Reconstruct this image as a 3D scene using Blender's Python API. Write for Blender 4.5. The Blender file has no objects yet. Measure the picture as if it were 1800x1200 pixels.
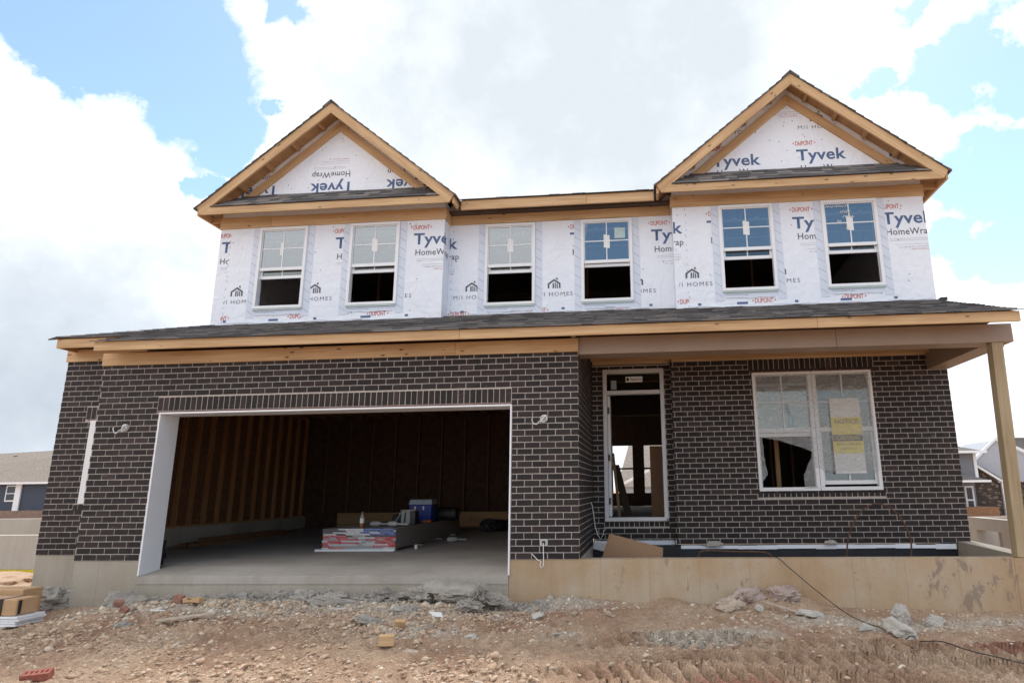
import bpy, bmesh, math, random
import numpy as np
from mathutils import Vector, Matrix, noise as mnoise
random.seed(7)
R = math.radians
scene = bpy.context.scene
COL = scene.collection

# ------------------------------------------------------------------ materials
def new_mat(name):
    m = bpy.data.materials.new(name); m.use_nodes = True
    nt = m.node_tree; nt.nodes.clear()
    out = nt.nodes.new('ShaderNodeOutputMaterial')
    b = nt.nodes.new('ShaderNodeBsdfPrincipled')
    nt.links.new(b.outputs[0], out.inputs[0])
    return m, nt, b, out
def N(nt, t, **kw):
    n = nt.nodes.new(t)
    for k, v in kw.items():
        if k.startswith('i_'):
            n.inputs[k[2:].replace('_', ' ')].default_value = v
        else: setattr(n, k, v)
    return n
def ramp(nt, fac, stops, interp='LINEAR'):
    r = nt.nodes.new('ShaderNodeValToRGB'); r.color_ramp.interpolation = interp
    e = r.color_ramp.elements
    while len(e) < len(stops): e.new(0.5)
    for i, (p, c) in enumerate(stops):
        e[i].position = p; e[i].color = (c[0], c[1], c[2], 1) if not isinstance(c, (int, float)) else (c, c, c, 1)
    nt.links.new(fac, r.inputs[0]); return r.outputs[0]
def mixc(nt, fac, a, b, mode='MIX'):
    m = nt.nodes.new('ShaderNodeMix'); m.data_type = 'RGBA'; m.blend_type = mode
    for s, v in ((m.inputs[0], fac), (m.inputs[6], a), (m.inputs[7], b)):
        if isinstance(v, (int, float)): s.default_value = v
        elif isinstance(v, tuple): s.default_value = (v[0], v[1], v[2], 1)
        else: nt.links.new(v, s)
    return m.outputs[2]
def noise(nt, vec, scale, detail=4, rough=.55, dist=0):
    n = nt.nodes.new('ShaderNodeTexNoise'); n.inputs['Scale'].default_value = scale
    n.inputs['Detail'].default_value = detail; n.inputs['Roughness'].default_value = rough
    n.inputs['Distortion'].default_value = dist
    nt.links.new(vec, n.inputs['Vector']); return n.outputs[0]
def mapping(nt, vec, scale=(1, 1, 1), loc=(0, 0, 0), rot=(0, 0, 0)):
    m = nt.nodes.new('ShaderNodeMapping'); m.inputs['Scale'].default_value = scale
    m.inputs['Location'].default_value = loc; m.inputs['Rotation'].default_value = rot
    nt.links.new(vec, m.inputs['Vector']); return m.outputs[0]
def bump(nt, b, h, strength=.3, dist=.01):
    n = nt.nodes.new('ShaderNodeBump'); n.inputs['Strength'].default_value = strength
    n.inputs['Distance'].default_value = dist
    nt.links.new(h, n.inputs['Height']); nt.links.new(n.outputs[0], b.inputs['Normal'])
def pos(nt): return nt.nodes.new('ShaderNodeNewGeometry').outputs['Position']
def island(nt): return nt.nodes.new('ShaderNodeNewGeometry').outputs['Random Per Island']

def plain(name, col, rough=.6, var=.12, scale=20, metal=0, bmp=0.0):
    m, nt, b, o = new_mat(name)
    f = noise(nt, pos(nt), scale)
    c = ramp(nt, f, [(.3, tuple(x * (1 - var) for x in col)), (.7, tuple(min(1, x * (1 + var)) for x in col))])
    nt.links.new(c, b.inputs['Base Color']); b.inputs['Roughness'].default_value = rough
    b.inputs['Metallic'].default_value = metal
    if bmp: bump(nt, b, f, bmp)
    return m

def wood(name, light, dark, knot=(.07, .03, .014), knots=True, rough=.75):
    m, nt, b, o = new_mat(name)
    uv = N(nt, 'ShaderNodeTexCoord').outputs['UV']
    wv = noise(nt, mapping(nt, uv, (.9, 5, 1)), 1.0, 3)
    g = noise(nt, mapping(nt, uv, (1.2, 60, 1)), 1.0, 5, .6, .6)
    c = ramp(nt, g, [(.28, dark), (.62, light)])
    isl = island(nt)
    tint = ramp(nt, isl, [(0, (.80, .75, .70)), (.4, (1, 1, 1)), (.7, (1.0, .90, .78)), (1, (1.05, 1.02, 1.0))])
    c = mixc(nt, 1.0, c, tint, 'MULTIPLY')
    broad = ramp(nt, wv, [(.3, (.74, .68, .62)), (.6, (1, 1, 1))])
    c = mixc(nt, .85, c, broad, 'MULTIPLY')
    if knots:
        v = N(nt, 'ShaderNodeTexVoronoi'); v.inputs['Scale'].default_value = 1.0
        nt.links.new(mapping(nt, uv, (3.4, 10, 1)), v.inputs['Vector'])
        k = ramp(nt, v.outputs['Distance'], [(.06, 1.0), (.15, 0.0)])
        pick = ramp(nt, v.outputs['Color'], [(.34, 0.0), (.40, 1.0)])
        mm = N(nt, 'ShaderNodeMath', operation='MULTIPLY'); nt.links.new(k, mm.inputs[0]); nt.links.new(pick, mm.inputs[1])
        c = mixc(nt, mm.outputs[0], c, knot)
    nt.links.new(c, b.inputs['Base Color']); b.inputs['Roughness'].default_value = rough
    bump(nt, b, g, .15, .003)
    return m

def concrete(name, cols, stain=None, scale=1.0, seam=True, rough=.9):
    m, nt, b, o = new_mat(name)
    p = pos(nt)
    big = noise(nt, p, 1.1 * scale, 5, .6)
    c = ramp(nt, big, [(.3, cols[0]), (.5, cols[1]), (.7, cols[2])])
    streak = noise(nt, mapping(nt, p, (9, 9, .7)), 1.0, 4)
    c = mixc(nt, .5, c, ramp(nt, streak, [(.3, (.86, .84, .80)), (.65, (1, 1, 1))]), 'MULTIPLY')
    fine = noise(nt, p, 60, 3)
    c = mixc(nt, .35, c, ramp(nt, fine, [(.3, (.75, .75, .75)), (.65, (1, 1, 1))]), 'MULTIPLY')
    if stain:
        s = noise(nt, mapping(nt, p, (3.2, 3.2, 1.6)), 2.2, 7, .62, .4)
        sp = noise(nt, p, .55, 1)
        mul = N(nt, 'ShaderNodeMath', operation='MULTIPLY'); nt.links.new(s, mul.inputs[0]); nt.links.new(sp, mul.inputs[1])
        c = mixc(nt, ramp(nt, mul.outputs[0], [(.315, 0.0), (.345, .65)]), c, stain)
    vo = N(nt, 'ShaderNodeTexVoronoi'); vo.inputs['Scale'].default_value = 9; nt.links.new(p, vo.inputs['Vector'])
    c = mixc(nt, ramp(nt, vo.outputs['Distance'], [(.05, .55), (.09, 0.0)]), c, tuple(x * .45 for x in cols[0]))
    if seam:
        w = N(nt, 'ShaderNodeSeparateXYZ'); nt.links.new(p, w.inputs[0])
        md = N(nt, 'ShaderNodeMath', operation='PINGPONG'); nt.links.new(w.outputs[0], md.inputs[0]); md.inputs[1].default_value = .305
        c = mixc(nt, ramp(nt, md.outputs[0], [(.0, .28), (.010, 0.0)]), c, tuple(x * .5 for x in cols[0]))
    nt.links.new(c, b.inputs['Base Color']); b.inputs['Roughness'].default_value = rough
    if stain:
        s2 = noise(nt, mapping(nt, p, (1, 1, .55)), 7, 7, .72, .5); r2 = noise(nt, p, 1.1, 2)
        m2 = N(nt, 'ShaderNodeMath', operation='MULTIPLY_ADD'); nt.links.new(r2, m2.inputs[0]); m2.inputs[1].default_value = .5; nt.links.new(s2, m2.inputs[2])
    pit = noise(nt, p, 35, 5, .6)
    bump(nt, b, pit, .35, .008)
    return m

M = {}
M['wood'] = wood('pine_boards', (.68, .475, .275), (.49, .29, .14))
M['wood_plain'] = wood('pine_studs', (.52, .34, .19), (.40, .24, .12), knots=False)
M['stud'] = wood('dim_studs', (.46, .255, .13), (.36, .185, .085), knots=False)  # darker copy of pine_studs, indoor dimness put into the colour
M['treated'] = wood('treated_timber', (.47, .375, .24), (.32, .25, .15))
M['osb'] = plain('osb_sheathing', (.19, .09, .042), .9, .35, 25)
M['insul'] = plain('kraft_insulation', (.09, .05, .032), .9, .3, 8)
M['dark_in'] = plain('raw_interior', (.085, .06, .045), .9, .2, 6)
M['tan_wrap'] = plain('tan_trim_coil', (.31, .23, .172), .5, .05, 3)
M['vinyl'] = plain('white_vinyl', (.80, .81, .84), .35, .02, 5)
M['frame_w'] = plain('white_door_frame', (.66, .66, .68), .45, .04, 5)
M['black'] = plain('black_membrane', (.012, .014, .02), .5, .3, 6)
M['blackpl'] = plain('black_plastic', (.02, .02, .022), .4, .2, 10)
M['red_steel'] = plain('red_primer_steel', (.14, .035, .02), .6, .2, 15)
M['rust'] = plain('rusty_wire', (.10, .05, .03), .8, .3, 30)
M['galv'] = plain('galvanised_box', (.46, .46, .45), .45, .15, 60)
M['white_wire'] = plain('white_wire', (.8, .8, .8), .5, .02, 10)
M['cardboard'] = plain('cardboard', (.36, .215, .125), .85, .06, 6)
M['kraft'] = plain('kraft_carton', (.50, .31, .17), .85, .08, 7)
M['paper'] = plain('white_paper', (.78, .78, .78), .7, .02, 10)
M['yellow'] = plain('yellow_paint', (.62, .50, .02), .6, .08, 6)
M['blue_cool'] = plain('blue_cooler', (.015, .05, .33), .35, .05, 6)
M['grey_pl'] = plain('grey_plastic', (.32, .35, .36), .5, .1, 8)
M['orange'] = plain('orange_plastic', (.6, .15, .03), .5, .1, 8)
M['tool'] = plain('worn_tool_metal', (.45, .44, .42), .5, .3, 40)
M['gyp'] = plain('gypsum_edge', (.36, .32, .285), .9, .12, 30)
M['gyp_top'] = plain('gypsum_face', (.30, .26, .22), .9, .1, 8)
M['redbrick'] = plain('red_cored_brick', (.30, .10, .075), .9, .25, 30)
M['scrap'] = plain('weathered_scrap', (.42, .34, .27), .9, .2, 25)
M['redscrap'] = plain('red_scrap', (.31, .155, .115), .9, .2, 25)
M['amber'] = plain('amber_drink', (.30, .09, .02), .2, .1, 10)
M['green_in'] = plain('green_plastic', (.02, .09, .04), .5, .2, 20)
M['ink_blue'] = plain('blue_ink', (.085, .135, .27), .7, .08, 20)
M['ink_grey'] = plain('grey_ink', (.10, .105, .125), .7, .08, 20)
M['ink_pale'] = plain('pale_grey_ink', (.40, .42, .48), .7, .08, 20)
M['ink_red'] = plain('red_ink', (.56, .16, .14), .7, .08, 20)
M['ink_dark'] = plain('dark_ink', (.02, .02, .025), .6, .08, 20)
M['tape'] = plain('flashing_tape', (.64, .69, .80), .55, .03, 4)
M['green_sill'] = plain('pale_green_sill', (.45, .55, .53), .5, .04, 8)
M['concrete'] = concrete('foundation_concrete', [(.36, .31, .245), (.42, .375, .315), (.46, .415, .35)])
M['porch_conc'] = concrete('stained_porch_concrete', [(.41, .265, .15), (.45, .33, .215), (.48, .405, .315)], (.20, .15, .13))
M['slab'] = concrete('garage_slab_concrete', [(.36, .32, .28), (.44, .395, .35), (.50, .455, .41)], seam=False)
M['far_conc'] = concrete('neighbour_concrete', [(.43, .38, .335), (.48, .44, .39), (.50, .465, .42)])
M['spill'] = concrete('grey_spilled_concrete', [(.23, .205, .18), (.345, .315, .28), (.45, .415, .375)], seam=False, scale=4)
M['film'] = None

def brick_mat(name, a, b2, c3):
    m, nt, b, o = new_mat(name)
    c = ramp(nt, island(nt), [(0, a), (.5, b2), (.93, c3), (1, tuple(x * 1.5 for x in c3))])
    p = pos(nt)
    c = mixc(nt, .5, c, ramp(nt, noise(nt, p, 45, 4), [(.3, (.6, .6, .6)), (.7, (1.15, 1.1, 1.1))]), 'MULTIPLY')
    sm = noise(nt, mapping(nt, p, (7, 7, 16)), 1.6, 6, .7, .6); pt = noise(nt, p, .9, 2)
    sm2 = N(nt, 'ShaderNodeMath', operation='MULTIPLY_ADD'); nt.links.new(pt, sm2.inputs[0]); sm2.inputs[1].default_value = .35; nt.links.new(sm, sm2.inputs[2])
    c = mixc(nt, ramp(nt, sm2.outputs[0], [(.78, 0.0), (.95, .22)]), c, (.36, .33, .31))
    nt.links.new(c, b.inputs['Base Color']); b.inputs['Roughness'].default_value = .75
    bump(nt, b, noise(nt, p, 120, 3), .3, .004)
    return m
M['brick'] = brick_mat('dark_brown_brick', (.0105, .0066, .0072), (.0185, .0115, .0118), (.030, .0185, .0175))
M['mortar'] = plain('grey_mortar', (.47, .42, .39), .95, .14, 40, bmp=.3)

def shingle_mat():
    m, nt, b, o = new_mat('asphalt_shingles')
    c = ramp(nt, island(nt), [(0, (.07, .066, .068)), (.35, (.11, .104, .107)), (.7, (.165, .154, .15)), (1, (.25, .225, .21))])
    g = noise(nt, pos(nt), 260, 2)
    c = mixc(nt, .6, c, ramp(nt, g, [(.3, (.55, .55, .55)), (.7, (1.3, 1.3, 1.3))]), 'MULTIPLY')
    nt.links.new(c, b.inputs['Base Color']); b.inputs['Roughness'].default_value = .95
    bump(nt, b, g, .4, .004)
    return m
M['shingle'] = shingle_mat()

def wrap_mat():
    m, nt, b, o = new_mat('white_house_wrap')
    p = pos(nt)
    d = noise(nt, p, 3.0, 5, .6)
    c = ramp(nt, d, [(.3, (.765, .80, .885)), (.65, (.80, .835, .91))])
    dirt = noise(nt, p, 1.7, 6, .7, .5)
    c = mixc(nt, ramp(nt, dirt, [(.62, 0.0), (.78, .35)]), c, (.58, .52, .42))
    nt.links.new(c, b.inputs['Base Color']); b.inputs['Roughness'].default_value = .5
    w = noise(nt, mapping(nt, p, (1.0, 1.0, 2.2), rot=(0, .5, 0)), 1.7, 4, .45, 1.8)
    w2 = noise(nt, mapping(nt, p, (2.0, 2.0, 1.0), rot=(0, -.4, 0)), 2.6, 3, .45, 2.4)
    a = N(nt, 'ShaderNodeMath', operation='ADD'); nt.links.new(w, a.inputs[0]); nt.links.new(w2, a.inputs[1])
    bump(nt, b, a.outputs[0], .42, .04)
    return m
M['wrap'] = wrap_mat()

def glass_mat(name, gloss, tint, alpha_col=(.80, .83, .82)):
    m, nt, b, o = new_mat(name); nt.nodes.remove(b)
    tr = N(nt, 'ShaderNodeBsdfTransparent'); tr.inputs[0].default_value = (*alpha_col, 1)
    gl = N(nt, 'ShaderNodeBsdfGlossy'); gl.inputs[0].default_value = (*tint, 1); gl.inputs['Roughness'].default_value = .02
    fr = N(nt, 'ShaderNodeFresnel'); fr.inputs[0].default_value = 1.5
    ad = N(nt, 'ShaderNodeMath', operation='ADD', use_clamp=True); ad.inputs[1].default_value = gloss
    nt.links.new(fr.outputs[0], ad.inputs[0])
    mx = N(nt, 'ShaderNodeMixShader'); nt.links.new(ad.outputs[0], mx.inputs[0])
    nt.links.new(tr.outputs[0], mx.inputs[1]); nt.links.new(gl.outputs[0], mx.inputs[2]); nt.links.new(mx.outputs[0], o.inputs[0])
    return m
M['glass'] = glass_mat('window_glass', .20, (.84, .86, .90), (.62, .66, .67))
M['glass_clear'] = glass_mat('clear_glass', .06, (.9, .95, .95))
def film_mat():
    m, nt, b, o = new_mat('translucent_plastic_film'); nt.nodes.remove(b)
    tr = N(nt, 'ShaderNodeBsdfTransparent'); tr.inputs[0].default_value = (.94, .95, .95, 1)
    df = N(nt, 'ShaderNodeBsdfDiffuse'); df.inputs[0].default_value = (.62, .635, .64, 1)
    tl = N(nt, 'ShaderNodeBsdfTranslucent'); tl.inputs[0].default_value = (.5, .52, .52, 1)
    gl = N(nt, 'ShaderNodeBsdfGlossy'); gl.inputs['Roughness'].default_value = .25
    p = pos(nt)
    w = noise(nt, mapping(nt, p, (2, 2, 5), rot=(0, .6, 0)), 2.4, 5, .6, 1.5)
    bp = N(nt, 'ShaderNodeBump'); bp.inputs['Strength'].default_value = .6; bp.inputs['Distance'].default_value = .03
    nt.links.new(w, bp.inputs['Height'])
    for s in (df, gl): nt.links.new(bp.outputs[0], s.inputs['Normal'])
    m1 = N(nt, 'ShaderNodeMixShader'); m1.inputs[0].default_value = .12
    nt.links.new(df.outputs[0], m1.inputs[1]); nt.links.new(gl.outputs[0], m1.inputs[2])
    m2 = N(nt, 'ShaderNodeMixShader')
    nt.links.new(ramp(nt, w, [(.3, .76), (.7, .56)]), m2.inputs[0])
    nt.links.new(m1.outputs[0], m2.inputs[1]); nt.links.new(tr.outputs[0], m2.inputs[2])
    nt.links.new(m2.outputs[0], o.inputs[0])
    return m
M['film'] = film_mat()

def gravel_mat():
    m, nt, b, o = new_mat('gravel_stones')
    c = ramp(nt, island(nt), [(0, (.30, .235, .175)), (.25, (.46, .365, .27)), (.5, (.58, .465, .34)), (.75, (.55, .485, .41)), (1, (.74, .665, .57))])
    c = mixc(nt, .5, c, ramp(nt, noise(nt, pos(nt), 50, 4), [(.3, (.65, .6, .55)), (.7, (1.1, 1.1, 1.1))]), 'MULTIPLY')
    nt.links.new(c, b.inputs['Base Color']); b.inputs['Roughness'].default_value = .95
    return m
M['gravel'] = gravel_mat()
def clod_mat():
    m, nt, b, o = new_mat('dirt_clods')
    c = ramp(nt, island(nt), [(0, (.40, .26, .18)), (.5, (.55, .40, .285)), (.85, (.61, .47, .345)), (1, (.66, .55, .45))])
    c = mixc(nt, .6, c, ramp(nt, noise(nt, pos(nt), 40, 4), [(.3, (.6, .55, .5)), (.7, (1.1, 1.1, 1.1))]), 'MULTIPLY')
    nt.links.new(c, b.inputs['Base Color']); b.inputs['Roughness'].default_value = .95
    bump(nt, b, noise(nt, pos(nt), 70, 4), .5, .01)
    return m
M['dirtclod'] = clod_mat()
M['pinkmortar'] = concrete('pinkish_mortar', [(.28, .19, .16), (.40, .31, .275), (.46, .39, .355)], seam=False, scale=5)
M['stone'] = concrete('pale_broken_concrete', [(.36, .33, .30), (.46, .43, .395), (.55, .52, .48)], seam=False, scale=5)

def ground_mat():
    m, nt, b, o = new_mat('bare_building_site_dirt')
    p = pos(nt)
    at = N(nt, 'ShaderNodeAttribute', attribute_name='mask')
    sp = N(nt, 'ShaderNodeSeparateColor'); nt.links.new(at.outputs['Color'], sp.inputs[0])
    n1 = noise(nt, p, 1.3, 6, .6); n2 = noise(nt, p, 14, 6, .65); n3 = noise(nt, p, 90, 3, .6)
    c = ramp(nt, n1, [(.3, (.42, .255, .175)), (.5, (.56, .39, .275)), (.7, (.66, .50, .37))])
    c = mixc(nt, .75, c, ramp(nt, n2, [(.3, (.72, .67, .62)), (.65, (1.12, 1.1, 1.08))]), 'MULTIPLY')
    g = ramp(nt, n2, [(.3, (.43, .36, .29)), (.55, (.62, .54, .455)), (.75, (.74, .67, .59))])
    # break up the gravel edge with noise
    ad = N(nt, 'ShaderNodeMath', operation='MULTIPLY_ADD'); nt.links.new(n2, ad.inputs[0]); ad.inputs[1].default_value = .7
    nt.links.new(sp.outputs[0], ad.inputs[2])
    c = mixc(nt, ramp(nt, ad.outputs[0], [(.62, 0.0), (.95, 1.0)]), c, g)
    ad2 = N(nt, 'ShaderNodeMath', operation='MULTIPLY_ADD'); nt.links.new(n2, ad2.inputs[0]); ad2.inputs[1].default_value = .8
    nt.links.new(sp.outputs[1], ad2.inputs[2])
    c = mixc(nt, ramp(nt, ad2.outputs[0], [(.7, 0.0), (1.1, .75)]), c, (.34, .13, .09))
    c = mixc(nt, .8, c, ramp(nt, n3, [(.32, (.62, .59, .56)), (.6, (1.15, 1.15, 1.15))]), 'MULTIPLY')
    nt.links.new(c, b.inputs['Base Color']); b.inputs['Roughness'].default_value = .97
    a = N(nt, 'ShaderNodeMath', operation='ADD'); nt.links.new(n2, a.inputs[0]); nt.links.new(n3, a.inputs[1])
    bump(nt, b, a.outputs[0], 1.0, .035)
    return m
M['ground'] = ground_mat()
def siding_mat(name, col, per=.15):
    m, nt, b, o = new_mat(name)
    s = N(nt, 'ShaderNodeSeparateXYZ'); nt.links.new(pos(nt), s.inputs[0])
    md = N(nt, 'ShaderNodeMath', operation='FRACT'); mu = N(nt, 'ShaderNodeMath', operation='DIVIDE')
    nt.links.new(s.outputs[2], mu.inputs[0]); mu.inputs[1].default_value = per; nt.links.new(mu.outputs[0], md.inputs[0])
    b.inputs['Base Color'].default_value = (*col, 1); b.inputs['Roughness'].default_value = .6
    bump(nt, b, md.outputs[0], .8, .03)
    return m
M['blue_siding'] = siding_mat('dark_blue_siding', (.050, .070, .110))
M['grey_siding'] = siding_mat('grey_siding', (.20, .21, .245))
M['pale_siding'] = siding_mat('pale_grey_siding', (.45, .48, .54))
M['far_roof'] = plain('far_roof_shingles', (.25, .215, .185), .95, .3, 9)
M['far_roof2'] = plain('far_grey_shingles', (.145, .135, .13), .95, .3, 12)
M['far_brick'] = plain('far_mixed_brick', (.27, .18, .14), .9, .3, 12)
def speck():
    m, nt, b, o = new_mat('far_dark_stone')
    v = N(nt, 'ShaderNodeTexVoronoi'); v.inputs['Scale'].default_value = 7
    nt.links.new(mapping(nt, pos(nt), (1, 1, 2.2)), v.inputs['Vector'])
    c = ramp(nt, v.outputs['Color'], [(.2, (.05, .038, .032)), (.72, (.085, .062, .05)), (.8, (.26, .20, .16))])
    nt.links.new(c, b.inputs['Base Color']); b.inputs['Roughness'].default_value = .9
    return m
M['far_stone'] = speck()
M['far_glass'] = plain('far_window_glass', (.03, .035, .045), .1, .1, 3)
M['fence_wood'] = plain('far_deck_wood', (.25, .13, .07), .8, .15, 6)

# ------------------------------------------------------------------ mesh helpers
class MB:
    def __init__(s): s.v = []; s.f = []; s.uv = []; s.mi = []
    def face(s, pts, uvs=None, mi=0):
        n = len(s.v); s.v += [tuple(p) for p in pts]; s.f.append(list(range(n, n + len(pts))))
        s.uv.append(uvs if uvs else [(0, 0)] * len(pts)); s.mi.append(mi)
    def hexa(s, c, mi=0, uvax=None):
        # c: 8 corners, bottom ring 0-3 then top ring 4-7, shared vertices (one island)
        n = len(s.v); c = [Vector(p) for p in c]; s.v += [tuple(p) for p in c]
        L = [(c[1] - c[0]).length, (c[3] - c[0]).length, (c[4] - c[0]).length]
        ax = uvax if uvax is not None else max(range(3), key=lambda i: L[i])
        ou, ov = random.random() * 50, random.random() * 50
        idx = [(0, 0, 0), (1, 0, 0), (1, 1, 0), (0, 1, 0), (0, 0, 1), (1, 0, 1), (1, 1, 1), (0, 1, 1)]
        oth = [i for i in range(3) if i != ax]
        for q in ((3, 2, 1, 0), (4, 5, 6, 7), (0, 1, 5, 4), (1, 2, 6, 5), (2, 3, 7, 6), (3, 0, 4, 7)):
            s.f.append([n + i for i in q]); s.mi.append(mi)
            s.uv.append([(ou + idx[i][ax] * L[ax], ov + idx[i][oth[0]] * L[oth[0]] + idx[i][oth[1]] * L[oth[1]]) for i in q])
    def box(s, x0, x1, y0, y1, z0, z1, mi=0, uvax=None):
        s.hexa([(x0, y0, z0), (x1, y0, z0), (x1, y1, z0), (x0, y1, z0), (x0, y0, z1), (x1, y0, z1), (x1, y1, z1), (x0, y1, z1)], mi, uvax)
    def bar(s, a, b, w, t, mi=0):
        # board from a to b; w and t are full vectors (width, thickness) starting at the a-b line
        a, b, w, t = Vector(a), Vector(b), Vector(w), Vector(t)
        s.hexa([a, b, b + t, a + t, a + w, b + w, b + t + w, a + t + w], mi, 0)
    def prism(s, poly, d, mi=0):
        poly = [Vector(p) for p in poly]; d = Vector(d); n = len(s.v); k = len(poly)
        s.v += [tuple(p) for p in poly] + [tuple(p + d) for p in poly]
        uv0 = lambda p: (p.x, p.z + p.y)
        s.f.append([n + i for i in range(k)]); s.uv.append([uv0(p) for p in poly]); s.mi.append(mi)
        s.f.append([n + k + i for i in reversed(range(k))]); s.uv.append([uv0(p) for p in reversed(poly)]); s.mi.append(mi)
        for i in range(k):
            j = (i + 1) % k
            s.f.append([n + i, n + k + i, n + k + j, n + j]); s.mi.append(mi)
            s.uv.append([uv0(poly[i]), uv0(poly[i] + d), uv0(poly[j] + d), uv0(poly[j])])
    def tube(s, pts, r, seg=6, mi=0):
        pts = [Vector(p) for p in pts]; n = len(s.v)
        for i, p in enumerate(pts):
            d = (pts[min(i + 1, len(pts) - 1)] - pts[max(i - 1, 0)]).normalized()
            a = d.cross(Vector((0, 0, 1)) if abs(d.z) < .9 else Vector((1, 0, 0))).normalized(); b = d.cross(a)
            rr = r[i] if isinstance(r, (list, tuple)) else r
            for k in range(seg):
                t = 2 * math.pi * k / seg; s.v.append(tuple(p + rr * (math.cos(t) * a + math.sin(t) * b)))
        for i in range(len(pts) - 1):
            for k in range(seg):
                k2 = (k + 1) % seg
                s.f.append([n + i * seg + k, n + i * seg + k2, n + (i + 1) * seg + k2, n + (i + 1) * seg + k]); s.uv.append([(0, 0)] * 4); s.mi.append(mi)
        s.f.append([n + k for k in reversed(range(seg))]); s.uv.append([(0, 0)] * seg); s.mi.append(mi)
        m = n + (len(pts) - 1) * seg
        s.f.append([m + k for k in range(seg)]); s.uv.append([(0, 0)] * seg); s.mi.append(mi)
    def build(s, name, mats, parent=None, smooth=False, fix=True, bevel=0):
        me = bpy.data.meshes.new(name); me.from_pydata(s.v, [], s.f)
        for mm in (mats if isinstance(mats, (list, tuple)) else [mats]): me.materials.append(mm)
        uvl = me.uv_layers.new(name='UVMap')
        uvl.data.foreach_set('uv', [c for f in s.uv for p in f for c in p])
        me.polygons.foreach_set('material_index', s.mi)
        if fix:
            bm = bmesh.new(); bm.from_mesh(me); bmesh.ops.recalc_face_normals(bm, faces=bm.faces); bm.to_mesh(me); bm.free()
        if smooth: me.polygons.foreach_set('use_smooth', [True] * len(me.polygons))
        me.update()
        o = bpy.data.objects.new(name, me); COL.objects.link(o)
        if parent is not None:
            o.parent = parent; o.matrix_parent_inverse = inv_world(parent)
        if bevel:
            b = o.modifiers.new('bevel', 'BEVEL'); b.width = bevel; b.segments = 2; b.limit_method = 'ANGLE'
        return o
def world_m(o):
    m = Matrix.Translation(o.location) @ o.rotation_euler.to_matrix().to_4x4()
    return (world_m(o.parent) @ o.matrix_parent_inverse @ m) if o.parent else m
def inv_world(o): return world_m(o).inverted()
def empty(name, loc=(0, 0, 0)):
    o = bpy.data.objects.new(name, None); o.location = loc; o.empty_display_size = .2; COL.objects.link(o); return o
def tag(o, label=None, cat=None, group=None, kind=None):
    for k, v in (('label', label), ('category', cat), ('group', group), ('kind', kind)):
        if v: o[k] = v
    return o
def onebox(name, mat, parent, *a, bevel=0):
    m = MB(); m.box(*a); return m.build(name, mat, parent, bevel=bevel)

# numpy value noise (ground relief)
def vnoise(x, y, seed=0):
    x = np.asarray(x, float); y = np.asarray(y, float)
    xi = np.floor(x).astype(np.int64); yi = np.floor(y).astype(np.int64); fx = x - xi; fy = y - yi
    fx = fx * fx * (3 - 2 * fx); fy = fy * fy * (3 - 2 * fy)
    def h(a, b):
        n = (a * 374761393 + b * 668265263 + seed * 974634777) & 0xffffffff
        n = ((n ^ (n >> 13)) * 1274126177) & 0xffffffff
        return ((n ^ (n >> 16)) & 0xffff) / 65535.0
    return (h(xi, yi) * (1 - fx) + h(xi + 1, yi) * fx) * (1 - fy) + (h(xi, yi + 1) * (1 - fx) + h(xi + 1, yi + 1) * fx) * fy
def fbm(x, y, oct=4, seed=0):
    t = 0; a = .5; s = 0
    for o in range(oct):
        t = t + a * vnoise(x * 2 ** o + 17.3 * o, y * 2 ** o - 9.1 * o, seed + o); s += a; a *= .5
    return t / s - .5
def gauss(x, y, cx, cy, sx, sy): return np.exp(-((x - cx) / sx) ** 2 - ((y - cy) / sy) ** 2)

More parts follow.
